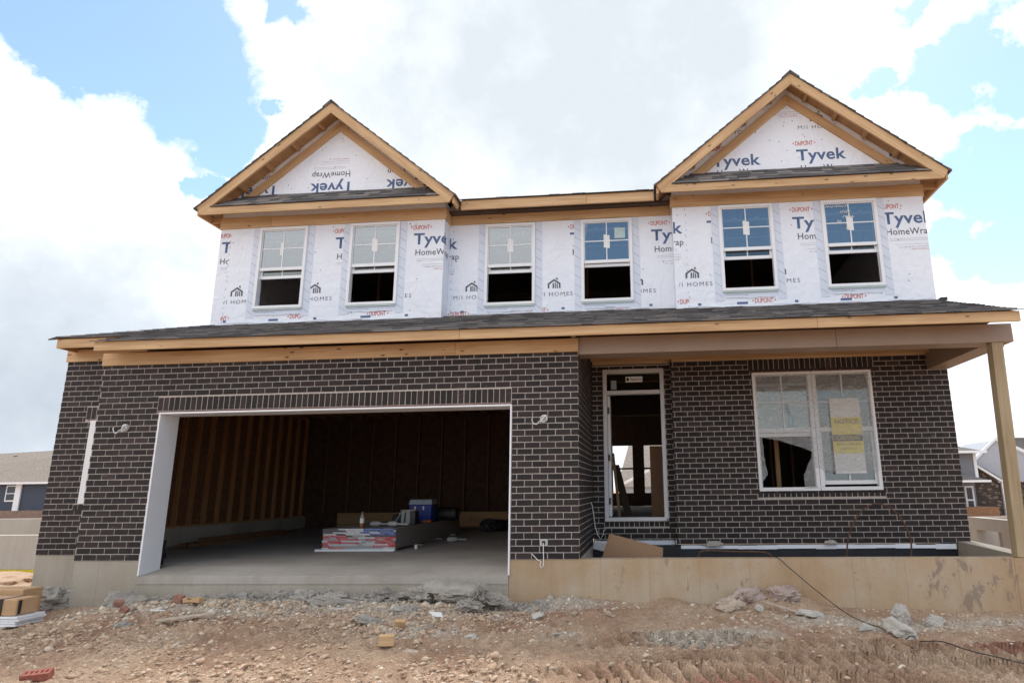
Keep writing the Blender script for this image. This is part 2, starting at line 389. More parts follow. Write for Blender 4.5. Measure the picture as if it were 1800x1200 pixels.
# ------------------------------------------------------------------ brickwork
BL, BH, MJ = .2032, .0813, .0106
def brick_wall(name, parent, P, u0, u1, z0, z1, holes=(), anchor=None, specials=(), thick=.09, zref=0.0, mortar_holes=None):
    """P(u, d, z) -> point; d = depth behind the face plane. holes: (ua, ub, za, zb). specials: soldier/rowlock bands (ua,ub,za,zb)"""
    bk = MB(); proud = .0035
    anchor = u1 if anchor is None else anchor
    blocked = list(holes) + list(specials)
    def put(a, b, c, d, j=None):
        jit = random.uniform(-.001, .001) if j is None else j
        e = .0012
        q = [(a + random.uniform(-e, e), c + random.uniform(-e, e)), (b + random.uniform(-e, e), c + random.uniform(-e, e)),
             (b + random.uniform(-e, e), d + random.uniform(-e, e)), (a + random.uniform(-e, e), d + random.uniform(-e, e))]
        bk.hexa([P(*x[:1], jit, x[1]) for x in q] + [P(x[0], proud + .03, x[1]) for x in q])
    k0 = int(math.floor((z0 - zref) / BH + 1e-6)); k1 = int(math.ceil((z1 - zref) / BH - 1e-6))
    for k in range(k0, k1):
        za, zb = zref + k * BH + MJ / 2, zref + (k + 1) * BH - MJ / 2
        za, zb = max(za, z0 + .002), min(zb, z1)
        if zb - za < .012: continue
        off = 0 if k % 2 == 0 else BL / 2
        segs = [(u0, u1)]
        for (ha, hb, hc, hd) in blocked:
            if hc < (za + zb) / 2 < hd:
                ns = []
                for a, b in segs:
                    if hb <= a or ha >= b: ns.append((a, b)); continue
                    if ha > a: ns.append((a, ha))
                    if hb < b: ns.append((hb, b))
                segs = ns
        n0 = int(math.floor((u0 - anchor - off) / BL)) - 1; n1 = int(math.ceil((u1 - anchor - off) / BL)) + 1
        for n in range(n0, n1):
            a = anchor + off + n * BL + MJ / 2; b = a + BL - MJ
            for sa, sb in segs:
                ea = 0 if abs(sa - u0) < 1e-6 else MJ / 2; eb = 0 if abs(sb - u1) < 1e-6 else MJ / 2
                x0, x1 = max(a, sa + ea), min(b, sb - eb)
                if x1 - x0 > .02: put(x0, x1, za, zb)
    for (a, b, c, d) in specials:
        n = max(1, round((b - a) / BH)); w = (b - a) / n
        for i in range(n): put(a + i * w + MJ / 2, a + (i + 1) * w - MJ / 2, c + MJ / 2, d - MJ / 2)
    o = bk.build(name, M['brick'], parent)
    mo = MB()
    us = sorted({u0 + .001, u1 - .001} | {h[i] for h in holes for i in (0, 1) if u0 < h[i] < u1}); zs = sorted({z0 + .001, z1} | {h[i] for h in holes for i in (2, 3) if z0 < h[i] < z1})
    for a, b in zip(us, us[1:]):
        for c, d in zip(zs, zs[1:]):
            cu, cz = (a + b) / 2, (c + d) / 2
            if any(h[0] < cu < h[1] and h[2] < cz < h[3] for h in holes): continue
            mo.hexa([P(a, proud, c), P(b, proud, c), P(b, proud + thick, c), P(a, proud + thick, c), P(a, proud, d), P(b, proud, d), P(b, proud + thick, d), P(a, proud + thick, d)])
    mo.build('mortar', M['mortar'], o)
    return o

def wall_panels(mb, P, u0, u1, z0, z1, holes, thick):
    us = sorted({u0, u1} | {h[i] for h in holes for i in (0, 1) if u0 < h[i] < u1}); zs = sorted({z0, z1} | {h[i] for h in holes for i in (2, 3) if z0 < h[i] < z1})
    for a, b in zip(us, us[1:]):
        for c, d in zip(zs, zs[1:]):
            cu, cz = (a + b) / 2, (c + d) / 2
            if any(h[0] < cu < h[1] and h[2] < cz < h[3] for h in holes): continue
            mb.hexa([P(a, 0, c), P(b, 0, c), P(b, thick, c), P(a, thick, c), P(a, 0, d), P(b, 0, d), P(b, thick, d), P(a, thick, d)])

# ------------------------------------------------------------------ lettering
def text_mesh(body, bold=0.0, space=1.0):
    cu = bpy.data.curves.new('t', 'FONT'); cu.body = body; cu.size = 1; cu.offset = bold; cu.space_character = space
    cu.resolution_u = 3
    ob = bpy.data.objects.new('t', cu); COL.objects.link(ob)
    dg = bpy.context.evaluated_depsgraph_get(); dg.update()
    me = bpy.data.meshes.new_from_object(ob.evaluated_get(dg))
    bm = bmesh.new(); bm.from_mesh(me)
    bpy.data.objects.remove(ob); bpy.data.curves.remove(cu); bpy.data.meshes.remove(me)
    return bm
def cut(bm, axis, lo, hi):
    for val, s in ((lo, -1), (hi, 1)):
        if val is None: continue
        no = [0, 0, 0]; no[axis] = s; co = [0, 0, 0]; co[axis] = val
        g = list(bm.verts) + list(bm.edges) + list(bm.faces)
        bmesh.ops.bisect_plane(bm, geom=g, plane_co=co, plane_no=no, clear_outer=True)
class Ink:
    """collects flat printed marks as one mesh; local 2-D x,z is mapped by P(u, z)"""
    def __init__(s): s.bm = bmesh.new()
    def add(s, bm2, P):
        me = bpy.data.meshes.new('x'); 
        for v in bm2.verts: v.co = Vector(P(v.co.x, v.co.y))
        bm2.to_mesh(me); s.bm.from_mesh(me); bpy.data.meshes.remove(me); bm2.free()
    def text(s, body, x, z, w, h, P, clip=(None, None), flip=False, bold=0.0, space=1.0, zclip=(None, None)):
        bm = text_mesh(body, bold, space)
        xs = [v.co.x for v in bm.verts]; ys = [v.co.y for v in bm.verts]
        x0, x1 = min(xs), max(xs); cap = .73
        for v in bm.verts:
            a = (v.co.x - x0) / (x1 - x0); b = v.co.y / cap * h
            v.co = Vector((x + a * w, z + b, 0)) if not flip else Vector((x + w - a * w, z - b, 0))
        cut(bm, 0, *clip); cut(bm, 1, *zclip)
        s.add(bm, P)
    def poly(s, pts, P, clip=(None, None)):
        bm = bmesh.new(); bm.faces.new([bm.verts.new((a, b, 0)) for a, b in pts]); bm.normal_update()
        if bm.faces[:] and list(bm.faces)[0].normal.z < 0: bmesh.ops.reverse_faces(bm, faces=bm.faces[:])
        cut(bm, 0, *clip); s.add(bm, P)
    def line(s, a, b, w, P, clip=(None, None)):
        a = Vector((*a, 0)); b = Vector((*b, 0)); d = (b - a).normalized(); n = Vector((-d.y, d.x, 0)) * w / 2
        s.poly([tuple((a - n).xy), tuple((b - n).xy), tuple((b + n).xy), tuple((a + n).xy)], P, clip)
    def build(s, name, mat, parent):
        me = bpy.data.meshes.new(name); s.bm.to_mesh(me); s.bm.free(); me.materials.append(mat)
        o = bpy.data.objects.new(name, me); COL.objects.link(o)
        if parent is not None: o.parent = parent; o.matrix_parent_inverse = inv_world(parent)
        return o

# ================================================================== THE HOUSE
D0, D1, D2, D3, D4, D7 = 8.30, 10.44, 10.257, 10.352, 10.672, 9.095
house = tag(empty('unfinished_house', (0, 8.3, -.5)), 'two-storey house under construction, dark brick below and white printed house wrap above', 'house')
def front(Y): return lambda u, d, z: (u, Y + d, z)
# --- foundation
m = MB()
m.box(-7.68, -6.752, D0 + .012, D0 + .30, -1.3, -.001)
m.box(-6.7515, -1.77, D0 + .012, D0 + .30, -1.3, -.296)
m.build('foundation', M['concrete'], house)
onebox('side_foundation', M['concrete'], house, -9.045, -7.684, D7 + .012, D7 + .3, -1.3, -.001)
m = MB()
m.box(-1.767, 4.30, D0 + .012, D0 + .215, -1.4, -.002)
m.box(4.304, 5.4, D0 + .012, D0 + .215, -1.4, -.004)
m.build('porch_foundation', M['porch_conc'], house)
m = MB()   # rough right-hand stem wall running back to the house
m.hexa([(4.56, 8.52, -1.3), (4.78, 8.52, -1.3), (4.80, 10.9, -1.3), (4.56, 10.9, -1.3), (4.56, 8.52, -.012), (4.78, 8.52, -.012), (4.80, 10.9, .052), (4.56, 10.9, .052)])
m.build('porch_stem_wall', M['concrete'], house)
onebox('garage_return_foundation', M['far_conc'], house, -1.2, -.872, D0 + .22, D1 + .3, -1.3, -.002)
onebox('waterproofed_foundation', M['black'], house, -.868, 4.555, D2 + .03, D2 + .2, -1.3, -.006)
m = MB()
for a, b in ((.49, 4.53),):
    n = 14
    for i in range(n):
        x0 = a + (b - a) * i / n; x1 = a + (b - a) * (i + 1) / n - .0005
        m.box(x0, x1, D2 - .004 + random.uniform(0, .004), D2 + .028, -.062 + random.uniform(-.012, .008), -.008 + random.uniform(-.004, .01))
m.build('wrap_strip', M['wrap'], house)
onebox('waterproofed_foundation', M['black'], house, -.866, .455, D1 + .02, D1 + .15, -1.3, .059)
m = MB(); m.box(-.86, .44, D1 - .004, D1 + .018, -.03, .057); m.build('wrap_strip', M['wrap'], house)
# --- garage slab: sloping apron, then gentler fall
m = MB()
prof = [(D0 + .004, -.194), (8.62, -.155), (8.80, -.132), (9.25, -.1254), (16.3, -.02)]
for (ya, za), (yb, zb) in zip(prof, prof[1:]):
    xa, xb = (-6.750, -1.772) if yb < 9.3 else (-8.99, -1.3)
    m.hexa([(xa, ya, -.295), (xb, ya, -.295), (xb, yb, -.295), (xa, yb, -.295), (xa, ya, za), (xb, ya, za), (xb, yb, zb), (xa, yb, zb)])
m.build('garage_slab', M['slab'], house)

# --- brick walls
brick_wall('garage_brick_wall', house, front(D0), -7.687, -.868, 0, 2.70, holes=[(-6.748, -1.753, -1, 1.985)],
           specials=[(-6.79, -1.765, 1.988, 2.182)])
brick_wall('porch_return_brick_wall', house, lambda u, d, z: (-.868 - d, u, z), D0 + .012, D1, 0.0, 2.93, anchor=D0 + .1016)
brick_wall('side_bay_brick_wall', house, front(D7), -9.053, -7.66, 0, 2.92, holes=[(-8.50, -7.72, .727, 1.985)],
           specials=[(-8.60, -7.70, 1.99, 2.185), (-8.58, -7.70, .632, .724)], anchor=-9.053)
brick_wall('entry_brick_wall', house, front(D1), -.862, .47, .0813 - .02, 2.86, holes=[(-.68, .325, .35, 2.80)],
           specials=[(-.69, .335, .262, .347)], anchor=-.862 + .0813)
brick_wall('living_brick_wall', house, front(D2), .446, 4.746, .012, 2.88, holes=[(1.731, 3.579, .788, 2.645)],
           specials=[(1.68, 3.63, 2.665, 2.86), (1.70, 3.61, .69, .784)], anchor=4.746, zref=.012)
brick_wall('right_side_brick_wall', house, lambda u, d, z: (4.746 - d, u, z), D2 + .012, 19.5, .012, 2.9, anchor=D2 + .1016, zref=.012)
brick_wall('entry_reveal_brick_wall', house, lambda u, d, z: (.446 + d, u, z), D2 + .012, D1 - .002, .012, 2.88, zref=.012, thick=.02)
m = MB(); m.box(-6.80, -1.75, D0 - .006, D0 + .08, 1.972, 1.984)
m.build('lintel_angle', M['red_steel'], house)
m = MB(); m.box(1.69, 3.62, D2 - .006, D2 + .08, 2.648, 2.660); m.build('lintel_angle', M['red_steel'], house)
m = MB(); m.box(-8.56, -7.70, D7 - .006, D7 + .08, 1.976, 1.986); m.build('lintel_angle', M['red_steel'], house)

# --- garage door surround
m = MB()
m.box(-6.746, -6.722, D0 - .012, D0 + .36, -.190, 1.942)
m.box(-1.777, -1.755, D0 - .012, D0 + .36, -.190, 1.942)
m.box(-6.746, -1.755, D0 - .012, D0 + .36, 1.944, 1.968)
m.build('garage_door_frame', M['vinyl'], house, bevel=.003)

# --- windows
def window(x0, x1, z0, z1, Y, sash_drop, name='window', glass=True, sill=True, zm=None, latch=True, parent=house, sticker=True):
    w = MB(); f = .052
    pr = -.034
    w.box(x0, x0 + f, Y + pr, Y + .07, z0 + f, z1 - f); w.box(x1 - f, x1, Y + pr, Y + .07, z0 + f, z1 - f)
    w.box(x0, x1, Y + pr - .002, Y + .07, z1 - f, z1); w.box(x0, x1, Y + pr - .002, Y + .07, z0, z0 + f)
    o = w.build(name, M['vinyl'], parent, bevel=.004)
    a, b = x0 + f, x1 - f; c, d = z0 + f, z1 - f
    zm = zm or (c + d) / 2
    s = MB(); r = .03; ys = Y - .008
    def sash(s, za, zb, y, rr, bot):
        s.box(a + .002, a + rr, y, y + .03, za, zb); s.box(b - rr, b - .002, y, y + .03, za, zb)
        s.box(a + rr, b - rr, y + .001, y + .03, zb - rr, zb); s.box(a + .002, b - .002, y - .002, y + .031, za - bot, za)
        xc = (a + b) / 2; zc = (za + zb) / 2
        s.box(xc - .009, xc + .009, y + .008, y + .02, za, zb - rr); s.box(a + rr, xc - .0095, y + .008, y + .02, zc - .009, zc + .009); s.box(xc + .0095, b - rr, y + .008, y + .02, zc - .009, zc + .009)
    sash(s, zm + .03, d, ys, .016, .055)
    s.build('upper_sash', M['vinyl'], o)
    if sash_drop is not None:
        s2 = MB(); top = zm + .03 + (d - zm) - .10 - sash_drop
        sash(s2, zm - sash_drop, min(top, d - .02), ys + .045, .04, .055)
        lo = s2.build('lower_sash', M['vinyl'], o)
        if latch:
            l = MB(); zt = min(top, d - .02)
            for t in (.28, .74): l.box(a + (b - a) * t - .04, a + (b - a) * t + .04, ys + .042, ys + .07, zt + .002, zt + .025)
            l.build('latch', M['vinyl'], lo)
    if glass:
        onebox('glass', M['glass'], o, a + .004, b - .004, ys + .012, ys + .016, zm + .03, d - .005)
        if sash_drop is not None: onebox('glass', M['glass_clear'], o, a + .03, b - .03, ys + .058, ys + .062, zm - sash_drop + .01, d - .08)
    if sticker:
        xc = (a + b) / 2; zc = zm + (d - zm) * .52
        st = MB(); st.box(xc - .052, xc - .006, ys + .0085, ys + .0115, zc - .13, zc + .12)
        if sticker == 2: st.box(xc + .006, xc + .055, ys + .0085, ys + .0115, zc - .14, zc + .105)
        st.build('sticker', M['paper'], o)
    if sill: onebox('flashing_sill', M['green_sill'], o, x0 + .01, x1 - .01, Y - .028, Y, z0 - .028, z0 - .001)
    return o
WX = [-6.913, -5.192, -2.79, -1.042, 1.366, 3.089]; WW = .918; WZ0, WZ1 = 4.048, 5.592
drops = [.115, .075, .075, .03, .115, .085]
for i, x in enumerate(WX):
    window(x, x + WW, WZ0, WZ1, D3 if i not in (2, 3) else D4, drops[i], zm=4.79, sticker=1 if i == 0 else 2)
# handwriting on the last pane and a sticker on the fourth
ik = Ink()
P6 = lambda a, b: (a, D3 - .0, b)
rnd = random.Random(3)
for (xa, zz, n) in ((3.17, 5.46, 10), (3.40, 5.36, 5), (3.44, 5.27, 5), (3.34, 5.19, 2), (3.47, 5.06, 2)):
    x = xa
    for k in range(n):
        ik.line((x, zz), (x + .018, zz + rnd.uniform(.015, .05)), .008, lambda a, b: (a, D3 - .0105, b)); ik.line((x + .012, zz + .035), (x + .034, zz + rnd.uniform(-.01, .03)), .008, lambda a, b: (a, D3 - .0105, b)); x += .036
ik.build('paint_pen_writing', M['paper'], house)
m = MB(); m.box(-.44, -.25, D4 + .0005, D4 + .003, 5.22, 5.42); m.build('window_label', plain('pale_green_label', (.45, .58, .58)), house)

# --- house wrap walls
def holes_for(ids): return [(WX[i] + .02, WX[i] + WW - .02, WZ0 + .02, WZ1 - .02) for i in ids]
SL = .827
def gable_poly(xl, xr, Y, xc, ztop): return [(xl, Y, 5.70), (xr, Y, 5.70), (xr, Y, ztop - SL * (xr - xc)), (xc, Y, ztop), (xl, Y, ztop - SL * (xc - xl))]
GL, GR = -5.555, 2.685
m = MB(); wall_panels(m, front(D3), -7.69, -3.46, 3.5, 5.70, holes_for((0, 1)), .14)
m.prism(gable_poly(-7.69, -3.46, D3, GL, 7.795), (0, .14, 0)); m.box(-3.60, -3.46, D3 + .14, D4 + .14, 3.5, 5.95)
m.box(-7.69, -7.55, D3 + .14, 15.5, 3.4, 5.9)
wrapL = m.build('house_wrap', M['wrap'], house, fix=True)
m = MB(); wall_panels(m, front(D4), -3.459, .584, 3.5, 6.0, holes_for((2, 3)), .14)
wrapM = m.build('house_wrap', M['wrap'], house)
m = MB(); wall_panels(m, front(D3), .585, 4.776, 3.5, 5.70, holes_for((4, 5)), .14)
m.prism(gable_poly(.585, 4.776, D3, GR, 7.775), (0, .14, 0)); m.box(.585, .725, D3 + .14, D4 + .14, 3.5, 5.95)
m.box(4.636, 4.776, D3 + .14, 15.5, 3.4, 5.9)
wrapR = m.build('house_wrap', M['wrap'], house)

# --- printing on the wrap
inks = {}
def P_(Y): return lambda a, b: (a, Y - .0022, b)
def ink(col, w): return inks.setdefault((col, w), Ink())
def tyvek(w, Y, x, z, clip=(None, None), flip=False, zclip=(None, None)): ink('blue', w).text('Tyvek', x, z, .835, .215, P_(Y), clip, flip, .022, 1.04, zclip)
def hwrap(w, Y, x, z, clip=(None, None), flip=False, zclip=(None, None)): ink('grey', w).text('HomeWrap', x, z, .735, .118, P_(Y), clip, flip, .008, 1.05, zclip)
def dupont(w, Y, x, z, clip=(None, None), flip=False):
    k = ink('red', w); k.text('DUPONT', x + .05, z, .30, .085, P_(Y), clip, flip, .018, .95)
    for s, c in ((-1, x), (1, x + .40)):
        k.poly([(c, z + .042), (c - s * .033, z + .068), (c - s * .022, z + .042), (c - s * .033, z + .016)], P_(Y), clip)
def mih(w, Y, x, z, clip=(None, None), lclip=None):
    k = ink('grey', w); k.text('M/I HOMES', x, z, .66, .075, P_(Y), clip, False, -.004, 1.25)
    lc = lclip or clip; c = x + .33; b = z + .142
    for q in ([(c - .115, b), (c - .085, b), (c - .085, b + .072), (c, b + .135), (c + .085, b + .072), (c + .085, b), (c + .115, b), (c + .115, b + .092), (c + .062, b + .132), (c, b + .172), (c - .115, b + .092)],):
        # split the roof stroke in convex pieces
        k.poly([(c - .115, b), (c - .085, b), (c - .085, b + .075), (c - .115, b + .092)], P_(Y), lc)
        k.poly([(c + .085, b), (c + .115, b), (c + .115, b + .092), (c + .085, b + .075)], P_(Y), lc)
        k.poly([(c - .115, b + .092), (c - .085, b + .075), (c, b + .135), (c, b + .172)], P_(Y), lc)
        k.poly([(c, b + .135), (c + .085, b + .075), (c + .115, b + .092), (c, b + .172)], P_(Y), lc)
    k.poly([(c - .028, b), (c - .002, b), (c - .002, b + .105), (c - .028, b + .09)], P_(Y), lc)
    k.poly([(c + .012, b), (c + .032, b), (c + .032, b + .095), (c + .012, b + .11)], P_(Y), lc)
    k.poly([(c + .045, b), (c + .066, b), (c + .066, b + .075), (c + .045, b + .09)], P_(Y), lc)
    k.poly([(c + .035, b + .165), (c + .062, b + .148), (c + .062, b + .195), (c + .035, b + .195)], P_(Y), lc)
def fine(w, Y, x, z, clip=(None, None), flip=False):
    s = -1 if flip else 1
    k = ink('pale', w)
    for dz, a, b in ((0, .0, .62), (-.03, .0, .62), (-.10, .10, .68)):
        k.line((x + a, z + s * dz), (x + b, z + s * dz), .005, P_(Y), clip)
    k.text('CALL 1-800-448-9835  WWW.HOMEWRAP', x + .14, z - s * .155, .54, .022, P_(Y), clip, flip)
    ink('red', w).text('MADE IN THE U.S.A.', x + .34, z - s * .20, .32, .025, P_(Y), clip, flip)
L, Mi, Ri = 'L', 'M', 'R'
tyvek(L, D3, -7.646, 5.15, (-7.69, -7.49)); hwrap(L, D3, -7.640, 4.93, (-7.69, -7.49)); dupont(L, D3, -7.77, 5.44, (-7.688, -7.48)); fine(L, D3, -7.62, 4.86, (-7.69, -7.49))
mih(L, D3, -7.58, 4.165, (-7.48, -7.0), (-7.48, -7.0)); dupont(L, D3, -7.735, 3.86, (-7.5, -7.3))
tyvek(L, D3, -5.469, 5.14, (None, -5.30)); hwrap(L, D3, -5.42, 4.925, (None, -5.30)); dupont(L, D3, -5.54, 5.43, (None, -5.29)); fine(L, D3, -5.42, 4.86, (None, -5.30))
mih(L, D3, -6.12, 4.165, (-5.87, None)); dupont(L, D3, -6.256, 3.855, (None, -5.97))
mih(L, D3, -4.67, 4.162, (-4.155, None)); dupont(L, D3, -4.80, 3.85)
tyvek(L, D3, -4.015, 5.145, (None, -3.462)); hwrap(L, D3, -3.973, 4.935, (None, -3.462)); dupont(L, D3, -4.082, 5.424); fine(L, D3, -3.96, 4.86, (None, -3.462))
tyvek(Mi, D4, -4.144, 5.155, (-3.452, None)); hwrap(Mi, D4, -4.015, 4.945, (-3.452, None)); mih(Mi, D4, -3.351, 4.186, (None, -2.915), (None, -2.905))
dupont(Mi, D4, -3.45, 3.876); dupont(Mi, D4, -2.027, 3.892); fine(Mi, D4, -4.02, 4.86, (-3.452, None))
mih(Mi, D4, -1.86, 4.186, (-1.745, None)); dupont(Mi, D4, -1.282, 5.438, (None, -1.157)); tyvek(Mi, D4, -1.242, 5.158, (None, -1.157)); hwrap(Mi, D4, -1.195, 4.938, (None, -1.157))
dupont(Mi, D4, -.571, 3.835); dupont(Mi, D4, .163, 5.432); tyvek(Mi, D4, .214, 5.145, (None, .582)); hwrap(Mi, D4, .267, 4.926, (None, .582)); fine(Mi, D4, .30, 4.85, (None, .582))
mih(Mi, D4, -.40, 4.182, (-.012, None))
tyvek(Ri, D3, -.09, 5.13, (.59, None)); hwrap(Ri, D3, .02, 4.91, (.59, None)); mih(Ri, D3, .545, 4.165, (.62, None)); dupont(Ri, D3, .602, 3.862, (None, .80)); fine(Ri, D3, .02, 4.84, (.59, None))
dupont(Ri, D3, 1.151, 5.42, (None, 1.263)); tyvek(Ri, D3, 1.165, 5.125, (None, 1.263)); hwrap(Ri, D3, 1.225, 4.915, (None, 1.263))
dupont(Ri, D3, 1.835, 3.835); mih(Ri, D3, 1.985, 4.165, (2.385, None)); dupont(Ri, D3, 2.563, 5.418); tyvek(Ri, D3, 2.605, 5.118, (None, 2.985)); hwrap(Ri, D3, 2.674, 4.917, (None, 2.985)); fine(Ri, D3, 2.70, 4.84, (None, 2.985))
dupont(Ri, D3, 3.288, 3.845); dupont(Ri, D3, 4.025, 5.395, (4.10, None)); tyvek(Ri, D3, 4.079, 5.123, (None, 4.774)); hwrap(Ri, D3, 4.121, 4.925, (None, 4.774)); fine(Ri, D3, 4.15, 4.85, (None, 4.774))
for k in range(2):
    pass
tyvek(Ri, D3, 2.775, 6.372); tyvek(Ri, D3, 1.32, 6.338); tyvek(Ri, D3, 4.25, 6.36, (None, 4.60)); dupont(Ri, D3, 2.72, 6.657); dupont(Ri, D3, 1.27, 6.64)
hwrap(Ri, D3, 1.40, 6.16); hwrap(Ri, D3, 2.83, 6.165); mih(Ri, D3, 2.843, 6.968); mih(Ri, D3, 1.46, 6.95); dupont(Ri, D3, 4.2, 6.64, (None, 4.3)); fine(Ri, D3, 2.2, 7.42)
for x in (-7.50, -6.05, -4.60): tyvek(L, D3, x, 6.43, (-7.6, -3.6), True, (6.2, None)); hwrap(L, D3, x + .02, 6.65, (-7.0, -4.15), True)
fine(L, D3, -6.0, 6.72, flip=True)
# fragment round the corner of the left bay
ink('blue', 'L').text('k', .02, 5.15, .11, .215, lambda a, b: (-3.4578, D3 + a, b), (None, None), False, .022)
ink('blue', 'L').text('e', -.06, 5.15, .13, .215, lambda a, b: (-3.4578, D3 + a, b), (0, None), False, .022)
ink('grey', 'L').text('rap', .06, 4.94, .17, .118, lambda a, b: (-3.4578, D3 + a, b), (None, None), False, .008)
# fastener caps
for w, Y, xa, xb in ((L, D3, -7.6, -3.5), (Mi, D4, -3.4, .5), (Ri, D3, .65, 4.7)):
    for i in range(30):
        x, z = rnd.uniform(xa, xb), rnd.uniform(3.85, 5.56)
        if any(WX[j] - .02 < x < WX[j] + WW + .02 and z > WZ0 - .03 for j in range(6)): continue
        k = ink('grey', w); r = .0095
        k.poly([(x + r * math.cos(t * math.pi / 4), z + r * math.sin(t * math.pi / 4)) for t in range(8)], P_(Y))
for w, xc in ((L, GL), (Ri, GR)):
    for i in range(16):
        z = rnd.uniform(6.3, 7.35); x = xc + rnd.uniform(-1, 1) * (7.4 - z) * 1.1; r = .0095
        ink('grey', w).poly([(x + r * math.cos(t * math.pi / 4), z + r * math.sin(t * math.pi / 4)) for t in range(8)], P_(D3))
for w, Y, x, za, zb in ((L, D3, -7.475, 3.80, 5.45), (Mi, D4, -3.40, 3.95, 5.5), (Ri, D3, .80, 3.8, 5.55)):
    z = za
    while z < zb:
        ink('pale', w).line((x + rnd.uniform(-.012, .012), z), (x + rnd.uniform(-.02, .02), z + rnd.uniform(.02, .06)), .009, P_(Y)); z += rnd.uniform(.09, .16)
inkm = dict(blue='ink_blue', grey='ink_grey', pale='ink_pale', red='ink_red'); wp = dict(L=wrapL, M=wrapM, R=wrapR)
for (c, w), k in inks.items(): k.build('printed_lettering', M[inkm[c]], wp[w])
# self-adhesive flashing tape round the windows, with printed diagonal strokes
for i, x in enumerate(WX):
    Y = D4 if i in (2, 3) else D3; w = wp['M' if i in (2, 3) else ('L' if i < 2 else 'R')]
    t = MB(); t.box(x - .125, x + .02, Y - .005, Y - .0002, WZ0 - .16, WZ1 + .01); t.box(x + WW - .02, x + WW + .125, Y - .005, Y - .0002, WZ0 - .16, WZ1 + .01)
    t.box(x + .021, x + WW - .021, Y - .004, Y - .0002, WZ0 - .10, WZ0 + .03)
    tp = t.build('flashing_tape', M['tape'], w)
    k = Ink(); Pt = lambda a, b, Y=Y: (a, Y - .0066, b)
    for n in range(9):
        z = WZ0 - .10 + n * .178
        k.line((x - .118, z + .09), (x - .012, z + .012), .009, Pt); k.line((x + WW + .012, z + .09), (x + WW + .118, z + .012), .009, Pt)
    k.text('HomeWrap', x + .06, WZ0 - .075, .36, .03, Pt)
    k.build('tape_marks', M['ink_pale'], tp)
    # folded slack under the sill
    c = MB(); pts = [(x + .05 + j * .09, Y - .012 - .004 * math.sin(j * 1.7), WZ0 - .115 + .008 * math.sin(j * 1.1)) for j in range(10)]
    c.tube(pts, .006, 5); c.build('wrap_fold', M['wrap'], w)
# crumpled lower edges
for w, Y, xa, xb, zb in ((wrapL, D3, -7.68, -3.47, 3.775), (wrapM, D4, -3.44, .57, 3.89), (wrapR, D3, .60, 4.77, 3.775)):
    c = MB()
    for q in range(9):
        xs = rnd.uniform(xa, xb - .7); n = 8; zz = zb + rnd.uniform(0, .035)
        ln = min(rnd.uniform(.5, 1.3), xb - xs)
        c.tube([(xs + ln * j / n, Y - .002 - .006 * abs(math.sin(j * 2.1 + q)), zz + .012 * math.sin(j * .9 + q)) for j in range(n + 1)], [.002 + .005 * math.sin(math.pi * j / n) for j in range(n + 1)], 5)
    c.build('wrap_fold', M['wrap'], w)
    k = Ink()
    for q in range(5):
        x = xa + .35 + q * .82 + rnd.uniform(-.1, .1)
        wd = .09 if q % 2 else .028
        if x + wd < xb: k.poly([(x - wd, zb + .045), (x + wd, zb + .045), (x + wd, zb + .085), (x - wd, zb + .085)], lambda a, b, Y=Y: (a, Y - .0026, b))
    k.build('printed_marks', M['ink_blue'], w)

# --- frieze boards, fascias, gables
def board(name, a, b, w, t, mat='wood', parent=house):
    m = MB(); m.bar(a, b, w, t); return m.build(name, M[mat], parent, bevel=.003)
board('frieze_board', (-7.70, D3 - .03, 5.602), (-6.72, D3 - .03, 5.602), (0, 0, .215), (0, .029, 0))
board('frieze_board', (-6.717, D3 - .03, 5.602), (-3.43, D3 - .03, 5.600), (0, 0, .21), (0, .029, 0))
board('frieze_board', (-3.43, D3 - .002, 5.602), (-3.43, D4 - .031, 5.602), (0, 0, .21), (-.029, 0, 0))
board('frieze_board', (-3.457, D4 - .03, 5.606), (.552, D4 - .03, 5.606), (0, 0, .20), (0, .029, 0))
board('frieze_board', (.555, D3 - .03, 5.604), (4.79, D3 - .03, 5.598), (0, 0, .205), (0, .029, 0))
board('frieze_board', (.555, D3, 5.604), (.555, D4 - .001, 5.604), (0, 0, .2), (.029, 0, 0))
board('frieze_board', (-7.71, D0 - .026, 2.652), (-2.55, D0 - .026, 2.652), (0, 0, .183), (0, .025, 0))
board('frieze_board', (-2.547, D0 - .026, 2.652), (-.862, D0 - .026, 2.652), (0, 0, .183), (0, .025, 0))
board('frieze_board', (-9.07, D7 - .026, 2.905), (-7.62, D7 - .026, 2.905), (0, 0, .195), (0, .025, 0))
YF = 7.95
board('fascia_board', (-7.57, YF, 2.800), (-2.40, YF, 2.797), (0, 0, .128), (0, .038, 0))
board('fascia_board', (-2.397, YF, 2.797), (2.20, YF, 2.795), (0, 0, .128), (0, .038, 0))
board('fascia_board', (2.203, YF, 2.795), (4.62, YF, 2.795), (0, 0, .128), (0, .038, 0))
board('fascia_board', (-8.94, 8.735, 3.052), (-7.50, 8.735, 3.052), (0, 0, .135), (0, .038, 0))
board('fascia_board', (-7.57, YF + .04, 2.80), (-7.57, 8.73, 3.06), (0, 0, .128), (.038, 0, 0))
board('fascia_board', (-8.94, 8.775, 3.052), (-8.94, 13.0, 3.052), (0, 0, .135), (.038, 0, 0))

